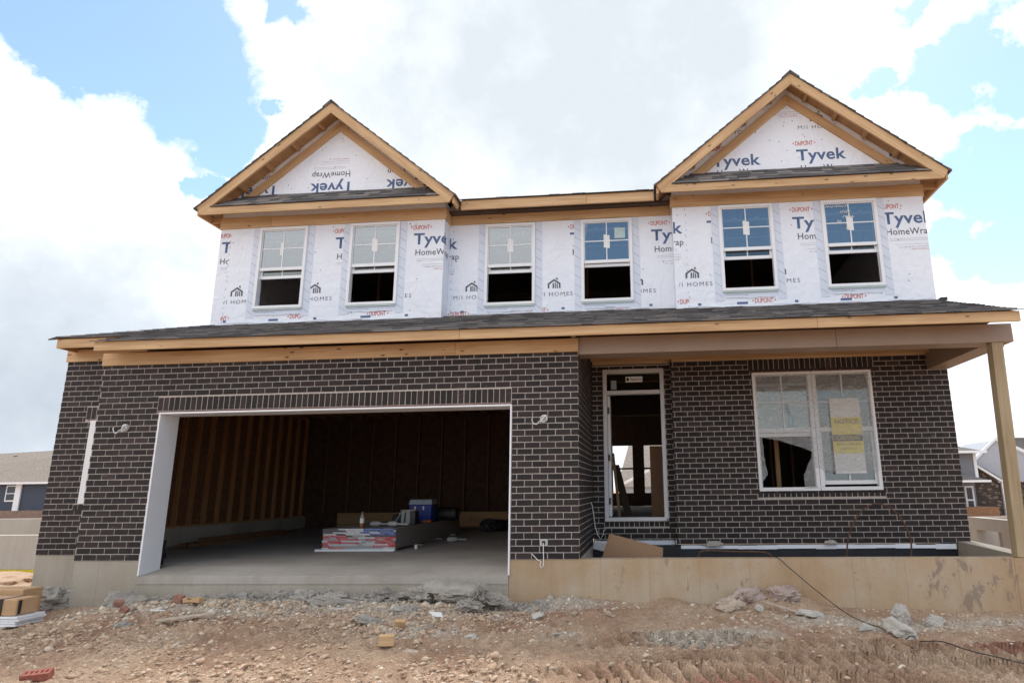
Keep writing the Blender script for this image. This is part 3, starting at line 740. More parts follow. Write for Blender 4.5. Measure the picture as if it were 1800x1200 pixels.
YG = 9.95
def shingle_rows(mb, origin, up, n, expo, urange, first=0, tab=(.14, .30)):
    o = Vector(origin); up = Vector(up).normalized(); nrm = Vector((1, 0, 0)).cross(up).normalized()
    if nrm.z < 0: nrm = -nrm
    for k in range(first, n):
        a, b = urange(k * expo), urange((k + 1) * expo)
        x = a[0] - random.uniform(0, .2)
        while x < a[1]:
            w = random.uniform(*tab); x0, x1 = max(x, a[0]), min(x + w - .003, a[1]); x += w
            if x1 - x0 < .02: continue
            t = random.choice((.005, .005, .011)); s0 = k * expo - .004 + random.uniform(-.002, .002); s1 = (k + 1) * expo + .03
            p = lambda xx, s, h: o + up * s + nrm * h + Vector((xx - o.x, 0, 0))
            h0, h1 = .012, .004
            mb.hexa([p(x0, s0, h0 - .006), p(x1, s0, h0 - .006), p(x1, s1, h1 - .006), p(x0, s1, h1 - .006), p(x0, s0, h0 + t), p(x1, s0, h0 + t), p(x1, s1, h1 + t * .4), p(x0, s1, h1 + t * .4)])
def gable(xc, ztop, xl, xr, sideL, sideR):
    hw = 2.37; g = tag(empty('gable_roof', (xc, YG, 6)), None); g.parent = house; g.matrix_parent_inverse = inv_world(house)
    zb = ztop - SL * hw
    for s in (-1, 1):
        m = MB()
        A = lambda dx, dz, y: (xc + s * dx, y, ztop - SL * dx + dz)
        y0, y1 = YG, YG + .038
        cut_ = .085
        c = [(xc + s * (hw - cut_), y0, zb - .14), (xc, y0, ztop - .205), (xc, y1, ztop - .205), (xc + s * (hw - cut_), y1, zb - .14),
             (xc + s * hw, y0, zb), (xc, y0, ztop), (xc, y1, ztop), (xc + s * hw, y1, zb)]
        m.hexa(c, 0, 0); m.build('rake_board', M['wood'], g, bevel=.003)
        m = MB(); ys = D3 - .036
        c = [(xc + s * 1.80, ys, ztop - .36 - SL * 1.80), (xc + s * .0008, ys, ztop - .355), (xc + s * .0008, D3 - .001, ztop - .355), (xc + s * 1.80, D3 - .001, ztop - .36 - SL * 1.80),
             (xc + s * 1.80, ys, ztop - .175 - SL * 1.80), (xc + s * .0008, ys, ztop - .17), (xc + s * .0008, D3 - .001, ztop - .17), (xc + s * 1.80, D3 - .001, ztop - .175 - SL * 1.80)]
        m.hexa(c, 0, 0); m.build('wall_rake_board', M['wood'], g, bevel=.003)
        for k in range(5):
            dx = .28 + k * .47
            m = MB(); w2 = .019
            c = []
            for zt in (-.115, -.03):
                c += [A(dx - w2, zt, y1 + .001), A(dx + w2, zt, y1 + .001), A(dx + w2, zt, D3 - .001 if dx > 1.9 else ys - .001), A(dx - w2, zt, D3 - .001 if dx > 1.9 else ys - .001)]
            m.hexa(c, 0, 1); m.build('lookout', M['wood_plain'], g)
        m = MB()   # deck
        e = hw - .005
        m.hexa([A(.0, -.028, y1 + .001), A(e, -.028, y1 + .001), A(e, -.028, 15.5), A(0, -.028, 15.5), A(0, -.006, y1 + .001), A(e, -.006, y1 + .001), A(e, -.006, 15.5), A(0, -.006, 15.5)])
        m.build('roof_deck', M['wood_plain'], g)
        m = MB(); e = hw + .045; n = 19
        for k in range(n):    # courses of shingles seen end-on along the rake
            d0 = e - k * e / n; d1 = e - (k + 1.12) * e / n; d1 = max(d1, 0)
            h0 = .034; h1 = .016; yo = YG - .022 + random.uniform(-.006, .006)
            yy = yo
            while yy < 12.0:
                yn = yy + random.uniform(.2, .34)
                m.hexa([A(d0, .002, yy), A(d1, .002, yy), A(d1, .002, yn - .003), A(d0, .002, yn - .003), A(d0, h0, yy), A(d1, h1, yy), A(d1, h1, yn - .003), A(d0, h0, yn - .003)])
                yy = yn
            m.hexa([A(d0, .002, yy), A(d1, .002, yy), A(d1, .002, 15.5), A(d0, .002, 15.5), A(d0, h0, yy), A(d1, h1, yy), A(d1, h1, 15.5), A(d0, h0, 15.5)])
        if s == 1:
            yy = YG - .03
            while yy < 14:
                m.prism([(xc - .15, yy, ztop - SL * .15 + .022), (xc, yy, ztop + .03), (xc + .15, yy, ztop - SL * .15 + .022), (xc + .15, yy, ztop - SL * .15 + .042), (xc, yy, ztop + .052), (xc - .15, yy, ztop - SL * .15 + .042)], (0, .28, 0)); yy += .285
        m.build('roof_shingles', M['shingle'], g)
        # eave running back
        xe = xc + s * hw; yend = 14.5
        if s == 1 and sideR: yend = sideR
        if s == -1 and sideL: yend = sideL
        m = MB(); m.bar((xe - (.038 if s > 0 else 0), y1 + .002, zb - .14), (xe - (.038 if s > 0 else 0), yend, zb - .14), (0, 0, .128), (.038, 0, 0)); m.build('eave_fascia', M['wood'], g)
        if yend > 12:
            xw = xl if s < 0 else xr
            for k in range(6):
                y = y1 + .35 + k * .6
                m = MB(); m.box(min(xw, xe - s * .04), max(xw, xe - s * .04), y, y + .038, zb - .135, zb - .05); m.build('lookout', M['wood_plain'], g)
            m = MB(); m.box(min(xw, xw + s * .03), max(xw, xw + s * .03), D3, yend, zb - .26, zb - .06); m.build('frieze_board', M['wood'], g)
    # front (pent) fascia and its shingled skirt roof
    f = MB(); f.bar((xc - hw + .09, YG + .003, zb - .139), (xc + hw - .09, YG + .003, zb - .139), (0, 0, .135), (0, .034, 0)); f.build('pent_fascia', M['wood'], g, bevel=.003)
    sl = Vector((0, D3 - YG, .365)); Ls = sl.length
    f = MB()
    def ur(sv):
        z = zb + .005 + sv / Ls * .365; d = (ztop - .205 - z) / SL
        return (xc - d + .012, xc + d - .012) if sv <= 0.01 else (xc - d - .05, xc + d + .05)
    def ur2(sv):
        z = zb + .005 + sv / Ls * .365; d = (ztop - .205 - z) / SL
        return (xc - d + .015, xc + d - .015)
    shingle_rows(f, (xc, YG - .012, zb - .002), sl, 4, Ls / 4 + .003, ur2)
    f.build('pent_shingles', M['shingle'], g)
    f = MB(); d0 = (ztop - .205 - zb) / SL - .02; d1 = (ztop - .21 - zb - .36) / SL - .02
    f.hexa([(xc - d0, YG + .04, zb - .012), (xc + d0, YG + .04, zb - .012), (xc + d1, D3 - .002, zb + .345), (xc - d1, D3 - .002, zb + .345), (xc - d0, YG + .04, zb + .002), (xc + d0, YG + .04, zb + .002), (xc + d1, D3 - .002, zb + .36), (xc - d1, D3 - .002, zb + .36)])
    f.build('pent_deck', M['wood_plain'], g)
    return g
gable(GL, 7.832, -7.69, -3.46, None, 10.245)
gable(GR, 7.812, .585, 4.776, 10.245, None)
# middle eave
board('fascia_board', (-3.145, 10.25, 5.715), (-.9, 10.25, 5.717), (0, 0, .172), (0, .038, 0)); board('fascia_board', (-.897, 10.25, 5.717), (.275, 10.25, 5.717), (0, 0, .172), (0, .038, 0))
mr = MB(); mr.hexa([(-3.3, 10.25, 5.882), (.45, 10.25, 5.882), (.45, 15, 7.85), (-3.3, 15, 7.85), (-3.3, 10.25, 5.892), (.45, 10.25, 5.892), (.45, 15, 7.86), (-3.3, 15, 7.86)])
o = mr.build('main_roof', M['wood_plain'], house)
ms = MB(); shingle_rows(ms, (-1, 10.225, 5.893), (0, 4.75, 1.968), 33, .15, lambda s: (-3.16, .30))
ms.hexa([(-7.9, 15.1, 5.9), (5.0, 15.1, 5.9), (5.0, 19.6, 5.9), (-7.9, 19.6, 5.9), (-7.9, 15.0, 7.8), (5.0, 15.0, 7.8), (5.0, 15.2, 7.8), (-7.9, 15.2, 7.8)])
ms.build('roof_shingles', M['shingle'], o)
# --- lower roof
up = Vector((0, D3 - YF, 3.757 - 2.925)); sl = up.z / up.y
def zroof(y): return 2.925 + (y - YF) * sl
lr = MB(); lr.hexa([(-7.57, YF + .04, zroof(YF) - .022), (4.62, YF + .04, zroof(YF) - .022), (4.78, 10.67, zroof(10.67) - .035), (-7.57, 10.67, zroof(10.67) - .035), (-7.57, YF + .04, zroof(YF) + .006), (4.62, YF + .04, zroof(YF) + .006), (4.78, 10.67, zroof(10.67) - .01), (-7.57, 10.67, zroof(10.67) - .01)])
yl = 8.72
lr.prism([(-8.94, yl + .05, zroof(yl + .05) - .012), (-7.571, yl + .05, zroof(yl + .05) - .012), (-7.571, 10.3, zroof(10.3) - .03), (-7.66, 10.3, zroof(10.3) - .03)], (0, 0, .012))
lr.prism([(-8.95, yl, zroof(yl)), (-7.68, 10.34, zroof(10.34)), (-7.68, 13.0, zroof(10.34)), (-8.95, 13.0, zroof(yl))], (0, 0, .01))
lro = lr.build('lower_roof', M['wood_plain'], house)
up = up.normalized()
def ur(s):
    y = YF - .03 + s * up.y
    if y < yl - .02: l = -7.62
    else: l = -9.0 + (y - yl) * (1.30 / 1.62)
    return (l, 4.66 + s * .05)
ls = MB(); shingle_rows(ls, (0, YF - .03, zroof(YF - .03) + .006), up, 21, .142, ur, tab=(.12, .32))
for q in range(12):  # hip caps
    t = q / 12; x = -8.97 + t * 1.30; y = yl + t * 1.62
    ls.hexa([(x - .09, y - .02, zroof(y) - .02), (x + .12, y - .03, zroof(y) + .018), (x + .24, y + .11, zroof(y + .13) + .012), (x + .03, y + .12, zroof(y + .13) - .02), (x - .09, y - .02, zroof(y) + .0), (x + .06, y - .03, zroof(y) + .035), (x + .20, y + .11, zroof(y + .13) + .03), (x + .05, y + .12, zroof(y + .13) + .0)])
ls.build('roof_shingles', M['shingle'], lro)
onebox('step_flashing', M['blackpl'], lro, 4.80, 5.0 - .1, D3 - .1, D3 + .2, 3.74, 3.79)
# rafters and a dark board standing in for shade behind the garage frieze
for i in range(21):
    x = -7.4 + i * .61
    if x > 4.6: break
    m = MB(); w2 = .019; y0, y1 = YF + .042, 8.9
    m.hexa([(x - w2, y0, zroof(y0) - .13), (x + w2, y0, zroof(y0) - .13), (x + w2, y1, zroof(y1) - .16), (x - w2, y1, zroof(y1) - .16), (x - w2, y0, zroof(y0) - .025), (x + w2, y0, zroof(y0) - .025), (x + w2, y1, zroof(y1) - .025), (x - w2, y1, zroof(y1) - .025)])
    m.build('rafter', M['wood_plain'], house)
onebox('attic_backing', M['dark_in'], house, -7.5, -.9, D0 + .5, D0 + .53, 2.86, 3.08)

# --- porch
m = MB(); m.box(-.872, 2.52, D0 + .03, D0 + .34, 2.622, 2.86); m.box(2.523, 4.715, D0 + .031, D0 + .34, 2.620, 2.86)
m.build('porch_beam', M['tan_wrap'], house, bevel=.006)
m = MB(); m.box(4.44, 4.76, D0 + .343, D2 - .003, 2.617, 2.90); m.build('porch_beam', M['tan_wrap'], house, bevel=.006)
m = MB(); m.hexa([(4.37, 8.345, .0), (4.508, 8.345, .0), (4.508, 8.483, .0), (4.37, 8.483, .0), (4.447, 8.345, 2.618), (4.585, 8.345, 2.618), (4.585, 8.483, 2.618), (4.447, 8.483, 2.618)], 0, 2)
m.build('porch_post', M['treated'], house, bevel=.006)
onebox('porch_ceiling', M['osb'], house, -.86, 4.6, D0 + .3, D1 + .1, 2.94, 2.96)
board('porch_ledger', (.45, D2 - .045, 2.855), (4.43, D2 - .045, 2.855), (0, 0, .08), (0, .04, 0), 'wood')
board('porch_ledger', (-.85, D1 - .05, 2.868), (.44, D1 - .05, 2.868), (0, 0, .06), (0, .04, 0), 'wood')
for i in range(4):
    y = D0 + .55 + i * .4
    board('porch_joist', (-.85, y, 2.86), (4.43, y, 2.86), (0, 0, .078), (0, .038, 0), 'wood_plain')

# --- front door opening
m = MB(); yd = D1 - .022; c = .062
m.box(-.68, -.68 + c, yd, yd + .17, .41, 2.79 - c); m.box(.325 - c, .325, yd, yd + .17, .41, 2.79 - c); m.box(-.68, .325, yd - .003, yd + .17, 2.79 - c, 2.79)
m.box(-.68 + c + .001, .325 - c - .001, yd + .01, yd + .15, 2.375, 2.435); m.box(-.68, .325, yd - .02, yd + .2, .352, .409)
dfr = m.build('front_door_frame', M['frame_w'], house, bevel=.004)
onebox('transom_glass', M['glass_clear'], dfr, -.617, .262, yd + .05, yd + .055, 2.437, 2.727)
onebox('transom_sticker', M['grey_pl'], dfr, -.545, -.455, yd + .044, yd + .048, 2.46, 2.61)
onebox('transom_label', M['paper'], dfr, -.30, -.02, yd + .044, yd + .048, 2.575, 2.67)
k = Ink(); Pd = lambda a, b: (a, yd + .0425, b)
k.text('Therma-Tru', -.225, 2.605, .19, .036, Pd, bold=.02); k.poly([(-.285 + .024 * math.cos(t * .785) + .02, 2.622 + .03 * math.sin(t * .785)) for t in range(8)], Pd)
k.build('label_lettering', M['ink_dark'], dfr)
m = MB(); m.hexa([(-.615, yd + .16, .42), (-.572, yd + .16, .42), (-.60, yd + 1.0, .42), (-.645, yd + 1.0, .42), (-.615, yd + .16, 2.37), (-.572, yd + .16, 2.37), (-.60, yd + 1.0, 2.37), (-.645, yd + 1.0, 2.37)])
dl = m.build('front_door', M['frame_w'], house)
m = MB()
for z in (.66, 1.35, 2.12): m.box(-.612, -.585, yd + .10, yd + .158, z - .05, z + .05)
m.build('hinge', M['blackpl'], dl)
onebox('strike_latch', M['blackpl'], dfr, .245, .262, yd + .05, yd + .1, 1.32, 1.42)

# --- the wide ground-floor window
wx0, wx1, wz0, wz1 = 1.731, 3.579, .788, 2.642; xm = (wx0 + wx1) / 2; zmid = 1.715
for (a, b, op) in ((wx0, xm - .003, True), (xm + .003, wx1, False)):
    w = MB(); f = .055; y0, y1 = D2 - .012, D2 + .09
    fl, frr = (f, .062) if op else (.062, f)
    w.box(a, a + fl, y0, y1, wz0 + f, wz1 - f); w.box(b - frr, b, y0, y1, wz0 + f, wz1 - f); w.box(a, b, y0 - .002, y1, wz1 - f, wz1); w.box(a, b, y0 - .002, y1, wz0, wz0 + f)
    o = w.build('window', M['vinyl'], house, bevel=.004)
    ia, ib = a + fl, b - frr
    s = MB(); s.box(ia, ib, D2 + .02, D2 + .05, zmid - .03, zmid + .035)
    xc = (ia + ib) / 2; zc = (zmid + wz1 - f) / 2
    s.box(xc - .01, xc + .01, D2 + .028, D2 + .04, zmid + .036, wz1 - f); s.box(ia, xc - .0105, D2 + .028, D2 + .04, zc - .01, zc + .01); s.box(xc + .0105, ib, D2 + .028, D2 + .04, zc - .01, zc + .01)
    s.build('upper_sash', M['vinyl'], o)
    onebox('glass', M['glass_clear'], o, ia, ib, D2 + .043, D2 + .047, zmid + .036, wz1 - f)
    if op:
        s = MB(); s.box(ia, ib, D2 + .06, D2 + .088, zmid - .095, zmid - .035); s.box(ia, ib, D2 + .06, D2 + .088, wz1 - f - .16, wz1 - f - .12)
        s.build('lower_sash', M['vinyl'], o)
        onebox('glass', M['glass'], o, ia, ib, D2 + .07, D2 + .074, zmid - .03, wz1 - f - .165)
    else:
        s = MB(); zl = wz0 + f
        s.box(ia, ia + .03, D2 + .055, D2 + .085, zl + .035, zmid - .032); s.box(ib - .03, ib, D2 + .055, D2 + .085, zl + .035, zmid - .032); s.box(ia, ib, D2 + .053, D2 + .086, zl + .035, zl + .095)
        s.box(xc - .01, xc + .01, D2 + .062, D2 + .075, zl + .096, zmid - .032)
        s.build('lower_sash', M['vinyl'], o)
        onebox('glass', M['glass_clear'], o, ia + .03, ib - .03, D2 + .076, D2 + .08, zl + .096, zmid - .032)
    # plastic film stapled over the opening
    fb = bmesh.new(); yb = D2 - .018; nfx, nfz = 96, 150
    HO = [[(1.818, 1.608), (1.911, 1.587), (2.079, 1.556), (2.226, 1.505), (2.409, 1.445), (2.562, 1.376), (2.545, 1.292), (2.467, 1.143), (2.41, 1.013), (2.413, 0.80), (1.775, 0.80), (1.785, 0.928), (1.872, 1.048), (1.845, 1.189), (1.83, 1.379)],
          [(2.233, 2.192), (2.239, 2.025), (2.31, 1.965), (2.331, 1.868), (2.301, 1.734), (2.216, 1.735), (2.23, 1.909), (2.22, 2.143)],
          [(2.60, 1.13), (2.749, 1.083), (2.838, 1.053), (3.115, 1.068), (3.482, 1.081), (3.60, 1.08), (3.6, .5), (2.60, .5)]]
    def inside(x, z):
        x += .004 * mnoise.noise(Vector((x * 14, z * 14, 3))); z += .004 * mnoise.noise(Vector((x * 14, z * 14, 9)))
        for P in HO:
            c = False
            for q in range(len(P)):
                (xa, za), (xb, zb) = P[q], P[q - 1]
                if (za > z) != (zb > z) and x < (xb - xa) * (z - za) / (zb - za) + xa: c = not c
            if c: return True
        return False
    gv = {}
    X0, X1, Zt, Zb = a + (.035 if op else 0), b - (0 if op else .035), wz1 - .04, wz0 + .03
    def vv(ix, iz):
        if (ix, iz) not in gv: gv[ix, iz] = fb.verts.new((X0 + (X1 - X0) * ix / nfx, yb, Zb + (Zt - Zb) * iz / nfz))
        return gv[ix, iz]
    for ix in range(nfx):
        for iz in range(nfz):
            if inside(X0 + (X1 - X0) * (ix + .5) / nfx, Zb + (Zt - Zb) * (iz + .5) / nfz): continue
            fb.faces.new([vv(ix, iz), vv(ix + 1, iz), vv(ix + 1, iz + 1), vv(ix, iz + 1)])
    for v in fb.verts: v.co.y += -.006 + .010 * (mnoise.noise(Vector((v.co.x * 5, v.co.z * 3, 1.3))) - .3)
    me = bpy.data.meshes.new('plastic_film'); fb.to_mesh(me); fb.free(); me.materials.append(M['film']); me.polygons.foreach_set('use_smooth', [True] * len(me.polygons))
    fo = bpy.data.objects.new('plastic_film', me); COL.objects.link(fo); fo.parent = o; fo.matrix_parent_inverse = inv_world(o)
    if op:
        onebox('blind_bag', M['green_in'], o, b - .45, b - .36, D2 + .05, D2 + .058, zmid + .04, zmid + .42)
    else:
        ps = MB(); ps.box(2.90, 3.36, D2 + .003, D2 + .006, 1.04, 2.20); po = ps.build('posted_notice', M['paper'], o)
        yl2 = MB(); yl2.box(2.90, 3.36, D2 - .002, D2 + .002, 1.345, 1.90); yo = yl2.build('yellow_notice', plain('yellow_notice_paper', (.80, .66, .10)), po)
        k = Ink(); Pn = lambda x, z: (x, D2 - .004, z)
        k.text('NOTICE', 2.95, 1.80, .36, .075, Pn, bold=.01); k.poly([(2.905, 1.53), (3.355, 1.53), (3.355, 1.63), (2.905, 1.63)], Pn)
        k.text('LEAD SAFE WORK AREA', 2.94, 1.47, .38, .03, Pn); k.text('KEEP OUT', 3.0, 1.40, .26, .03, Pn)
        k.build('notice_lettering', plain('notice_black', (.08, .07, .03)), yo)
        k = Ink(); k.text('CAUTION', 2.96, 1.55, .34, .06, lambda x, z: (x, D2 - .006, z), bold=.02); k.build('notice_lettering', plain('notice_yellow_ink', (.6, .5, .1)), yo)
# side window in the set-back bay
w = MB(); y0, y1 = D7 - .02, D7 + .09
w.box(-8.497, -8.40, y0, y1, .79, 1.92); w.box(-7.79, -7.725, y0, y1, .79, 1.92); w.box(-8.497, -7.725, y0 - .002, y1, 1.92, 1.975); w.box(-8.497, -7.725, y0 - .002, y1, .73, .79)
w.box(-8.399, -7.791, y0 + .02, y1, 1.33, 1.375); o = w.build('window', M['vinyl'], house, bevel=.004)
onebox('glass', M['glass'], o, -8.40, -7.79, y0 + .05, y0 + .055, .79, 1.92)

# --- electrical boxes
def light_box(x, z, big, loop):
    m = MB(); seg = 14
    for r0, yy, h in ((.052, D0 - .018, .03), (.04, D0 - .030, .013)):
        c = [(x + r0 * math.cos(t * 2 * math.pi / seg), yy, z + r0 * math.sin(t * 2 * math.pi / seg)) for t in range(seg)]
        m.prism(c, (0, h, 0))
    o = m.build('light_fixture_box', M['galv'], house)
    w = MB(); c = [(x + .031 * math.cos(t * 2 * math.pi / seg), D0 - .0325, z + .031 * math.sin(t * 2 * math.pi / seg)) for t in range(seg)]; w.prism(c, (0, .002, 0)); w.build('opening_shade_plate', M['grey_pl'], o)  # dark disc on the closed face stands in for the hollow's shade
    w = MB()
    w.tube([(x - .02, D0 - .04, z + .03), (x + .03, D0 - .06, z + .045), (x + .05, D0 - .05, z - .01), (x, D0 - .055, z - .05), (x - .05, D0 - .05, z - .035), (x - .09, D0 - .045, z - .075), (x - .13, D0 - .04, z - .07), (x - .155, D0 - .04, z - .02), (x - .145, D0 - .045, z + .01)][:loop], .006, 6)
    w.tube([(x - .03, D0 - .045, z - .03), (x + .02, D0 - .06, z + .03), (x + .04, D0 - .05, z + .04)], .007, 6)
    w.build('electric_wire', M['white_wire'], o)
light_box(-7.22, 1.765, 1, 9); light_box(-1.325, 1.765, 0, 9)
m = MB(); m.box(-1.372, -1.272, D0 - .012, D0 + .01, .165, .24); o = m.build('outlet_box', M['galv'], house); m = MB(); m.box(-1.345, -1.30, D0 - .015, D0 - .0125, .18, .225); m.build('opening_shade_plate', M['blackpl'], o)  # black plate on the outlet box stands in for shade inside it
m = MB(); m.tube([(-1.325, D0 - .02, .20), (-1.322, D0 - .03, .1), (-1.318, D0 - .03, .0), (-1.32, D0 - .035, -.07), (-1.34, D0 - .04, -.09), (-1.365, D0 - .04, -.075), (-1.35, D0 - .03, -.02), (-1.40, D0 - .02, 0.0), (-1.47, D0 - .02, .07)], .005, 6); m.build('electric_wire', M['white_wire'], o)
m = MB(); m.tube([(-.862, 9.96, .66), (-.84, 9.97, .60), (-.82, 9.98, .45), (-.80, 9.95, .30), (-.76, 9.93, .18), (-.72, 9.92, .12), (-.68, 9.92, .18), (-.67, 9.92, .24), (-.64, 9.92, .26)], .006, 6); m.build('electric_wire', M['white_wire'], house)

# --- interior: garage
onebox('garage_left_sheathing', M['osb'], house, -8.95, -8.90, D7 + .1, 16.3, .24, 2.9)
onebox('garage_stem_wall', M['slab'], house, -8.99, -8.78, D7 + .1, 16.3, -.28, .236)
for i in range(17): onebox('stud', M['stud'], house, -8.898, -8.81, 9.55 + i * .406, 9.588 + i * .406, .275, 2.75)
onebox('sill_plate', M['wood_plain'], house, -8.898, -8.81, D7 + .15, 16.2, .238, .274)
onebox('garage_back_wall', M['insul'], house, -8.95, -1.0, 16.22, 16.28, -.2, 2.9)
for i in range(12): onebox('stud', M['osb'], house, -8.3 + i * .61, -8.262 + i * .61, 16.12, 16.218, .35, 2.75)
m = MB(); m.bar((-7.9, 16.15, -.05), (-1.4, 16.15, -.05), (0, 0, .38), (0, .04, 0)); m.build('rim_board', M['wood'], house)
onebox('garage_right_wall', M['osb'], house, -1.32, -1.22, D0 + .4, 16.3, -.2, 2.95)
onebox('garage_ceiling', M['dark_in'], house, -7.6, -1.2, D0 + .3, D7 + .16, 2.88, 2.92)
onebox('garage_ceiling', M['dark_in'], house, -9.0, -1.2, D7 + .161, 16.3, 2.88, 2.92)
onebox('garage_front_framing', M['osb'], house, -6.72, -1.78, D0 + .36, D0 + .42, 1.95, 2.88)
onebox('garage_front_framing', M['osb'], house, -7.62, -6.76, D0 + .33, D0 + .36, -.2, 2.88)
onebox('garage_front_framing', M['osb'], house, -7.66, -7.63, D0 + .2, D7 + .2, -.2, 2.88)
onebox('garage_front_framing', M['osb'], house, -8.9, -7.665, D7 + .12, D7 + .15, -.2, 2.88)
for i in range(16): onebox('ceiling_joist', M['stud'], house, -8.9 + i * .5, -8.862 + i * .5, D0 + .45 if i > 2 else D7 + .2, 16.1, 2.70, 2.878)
# --- interior: house
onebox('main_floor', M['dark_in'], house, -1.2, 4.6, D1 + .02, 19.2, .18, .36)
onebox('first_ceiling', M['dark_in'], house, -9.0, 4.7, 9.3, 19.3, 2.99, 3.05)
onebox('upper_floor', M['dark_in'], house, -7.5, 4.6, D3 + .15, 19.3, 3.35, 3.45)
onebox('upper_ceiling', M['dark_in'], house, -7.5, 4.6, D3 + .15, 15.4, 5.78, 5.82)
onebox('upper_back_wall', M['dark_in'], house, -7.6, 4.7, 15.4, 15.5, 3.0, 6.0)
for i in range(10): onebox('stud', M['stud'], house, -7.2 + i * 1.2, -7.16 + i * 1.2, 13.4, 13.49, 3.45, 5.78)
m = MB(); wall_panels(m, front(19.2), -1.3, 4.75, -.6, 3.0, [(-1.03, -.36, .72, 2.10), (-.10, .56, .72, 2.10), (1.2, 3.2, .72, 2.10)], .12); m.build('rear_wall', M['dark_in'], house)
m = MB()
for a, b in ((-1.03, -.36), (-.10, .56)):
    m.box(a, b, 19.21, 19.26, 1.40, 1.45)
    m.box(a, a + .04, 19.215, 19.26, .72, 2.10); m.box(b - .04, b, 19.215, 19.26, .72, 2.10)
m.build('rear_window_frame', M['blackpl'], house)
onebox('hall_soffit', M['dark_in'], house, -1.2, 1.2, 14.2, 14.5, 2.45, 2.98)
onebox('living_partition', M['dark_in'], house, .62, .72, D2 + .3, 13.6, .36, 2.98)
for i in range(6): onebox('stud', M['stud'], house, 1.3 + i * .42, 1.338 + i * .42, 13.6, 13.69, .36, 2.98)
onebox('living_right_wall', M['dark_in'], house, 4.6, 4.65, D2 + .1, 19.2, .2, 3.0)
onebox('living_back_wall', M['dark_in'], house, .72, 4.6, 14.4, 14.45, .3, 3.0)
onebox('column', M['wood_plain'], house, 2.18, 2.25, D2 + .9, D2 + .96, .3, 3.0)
# ================================================================== GROUND
def ground_h(x, y):
    x = np.asarray(x, float); y = np.asarray(y, float)
    fr = np.interp(x, [-30, -9, -7.6, -6.7, -4, -1.7, .4, 1.8, 4.3, 8], [-.75, -.62, -.575, -.50, -.43, -.49, -.515, -.545, -.615, -.7])
    h = fr + (np.minimum(y, 8.3) - 8.3) * .048
    h = np.where(y < 0, h - (-y) * .01, h); h = np.maximum(h, -1.6)
    t = np.clip((y - 9.4) / 4, 0, 1); h = h * (1 - t) - 1.0 * t
    near = np.clip(1.2 - np.abs(y - 6.5) / 5, 0, 1) * np.clip(1.6 - np.abs(x + 2) / 9, 0, 1)
    # lugged tyre tracks sweeping through the right foreground
    tr = 0; rel = 0
    for c0, wid, k, ph in ((5.62, .24, .03, .6), (6.12, .26, .05, 0), (6.68, .22, .03, 1.3)):
        yc = c0 + k * (x - 1.2) + .05 * np.sin(x * 1.3 + ph); d = (y - yc) / wid
        env = np.exp(-(d ** 6)) * np.clip((x + .9 + 1.2 * (vnoise(x * 1.5, y * 3, 61 + int(c0 * 10)) - .5)) / .8, 0, 1)
        lug = np.sin((x + np.sign(d) * (y - yc) * .75 + .10 * fbm(x * 4, y * 4, 2, 31)) * 2 * np.pi / .145 + ph * 2)
        ridge = np.clip(lug * 3.2 - .8, -.7, 1) * np.clip(np.abs(d) * 1.6, .25, 1)
        rel = rel + env * (-.03 + -.004 + .068 * ridge * (.45 + 1.1 * vnoise(x * 2.6, y * 2.6, 41))) + .022 * np.exp(-((np.abs(d) - 1.02) / .16) ** 2) * np.clip((x + 1) / 1.2, 0, 1)
        tr = np.maximum(tr, env)
    smooth = np.clip((x + .9) / .8, 0, 1) * .3
    h = h + rel
    near = near * (1 - .45 * tr) 
    h = h + near * (1 - smooth) * (.10 * fbm(x * .7, y * .9, 3, 3) + .07 * fbm(x * 3, y * 3.4, 4, 5) + .085 * fbm(x * 8, y * 9, 3, 9) * (.4 + 1.2 * vnoise(x * 1.1, y * 1.3, 15)) + .045 * fbm(x * 20, y * 21, 2, 12))
    # heaps against the concrete
    h = h + .12 * gauss(x, y, 1.55, 8.25, .5, .28) * (1 + fbm(x * 9, y * 9, 3, 21)) + .09 * gauss(x, y, -1.0, 8.2, .45, .25) + .07 * gauss(x, y, .25, 8.25, .25, .2)
    h = h + .12 * gauss(x, y, -5.6, 7.5, .9, .35) * (1 + 1.2 * fbm(x * 6, y * 6, 3, 22)) + .06 * gauss(x, y, -2.6, 7.6, .7, .3)
    h = h - .10 * gauss(x, y, -8.0, 7.2, .8, .8)
    return h
def gravel_mask(x, y):
    g = .95 * gauss(x, y, -4.5, 8.1, 2.4, .45) + .55 * gauss(x, y, -4.2, 7.4, 1.5, .45) + .8 * gauss(x, y, -2.4, 6.75, .55, .3) + .8 * gauss(x, y, -2.3, 7.6, .8, .35) + .75 * gauss(x, y, -5.9, 7.6, 1.0, .35)
    g = g + .95 * gauss(x, y, .35, 6.75, .48, .30) + .6 * gauss(x, y, 1.0, 7.05, .45, .22) + .7 * gauss(x, y, -1.0, 8.1, .6, .3) + .75 * gauss(x, y, 2.3, 7.6, 1.2, .35) + .5 * gauss(x, y, 4.0, 7.9, 1.0, .3) + .5 * gauss(x, y, -.9, 6.8, .35, .2)
    return np.clip(g, 0, 1)
def axis(lo, a, b, hi, st, n):
    c = np.arange(a, b, st)
    l = a - np.geomspace(st * 2, a - lo, n)[::-1]; r = b + np.geomspace(st * 2, hi - b, n)
    return np.concatenate([l, c, r])
gx = axis(-400, -9.0, 6.0, 400, .0235, 40); gy = axis(-60, 4.4, 8.45, 500, .0205, 45)
X, Y = np.meshgrid(gx, gy); Z = ground_h(X, Y)
nx, ny = len(gx), len(gy)
V = np.stack([X.ravel(), Y.ravel(), Z.ravel()], 1)
i = np.arange(nx * ny).reshape(ny, nx)
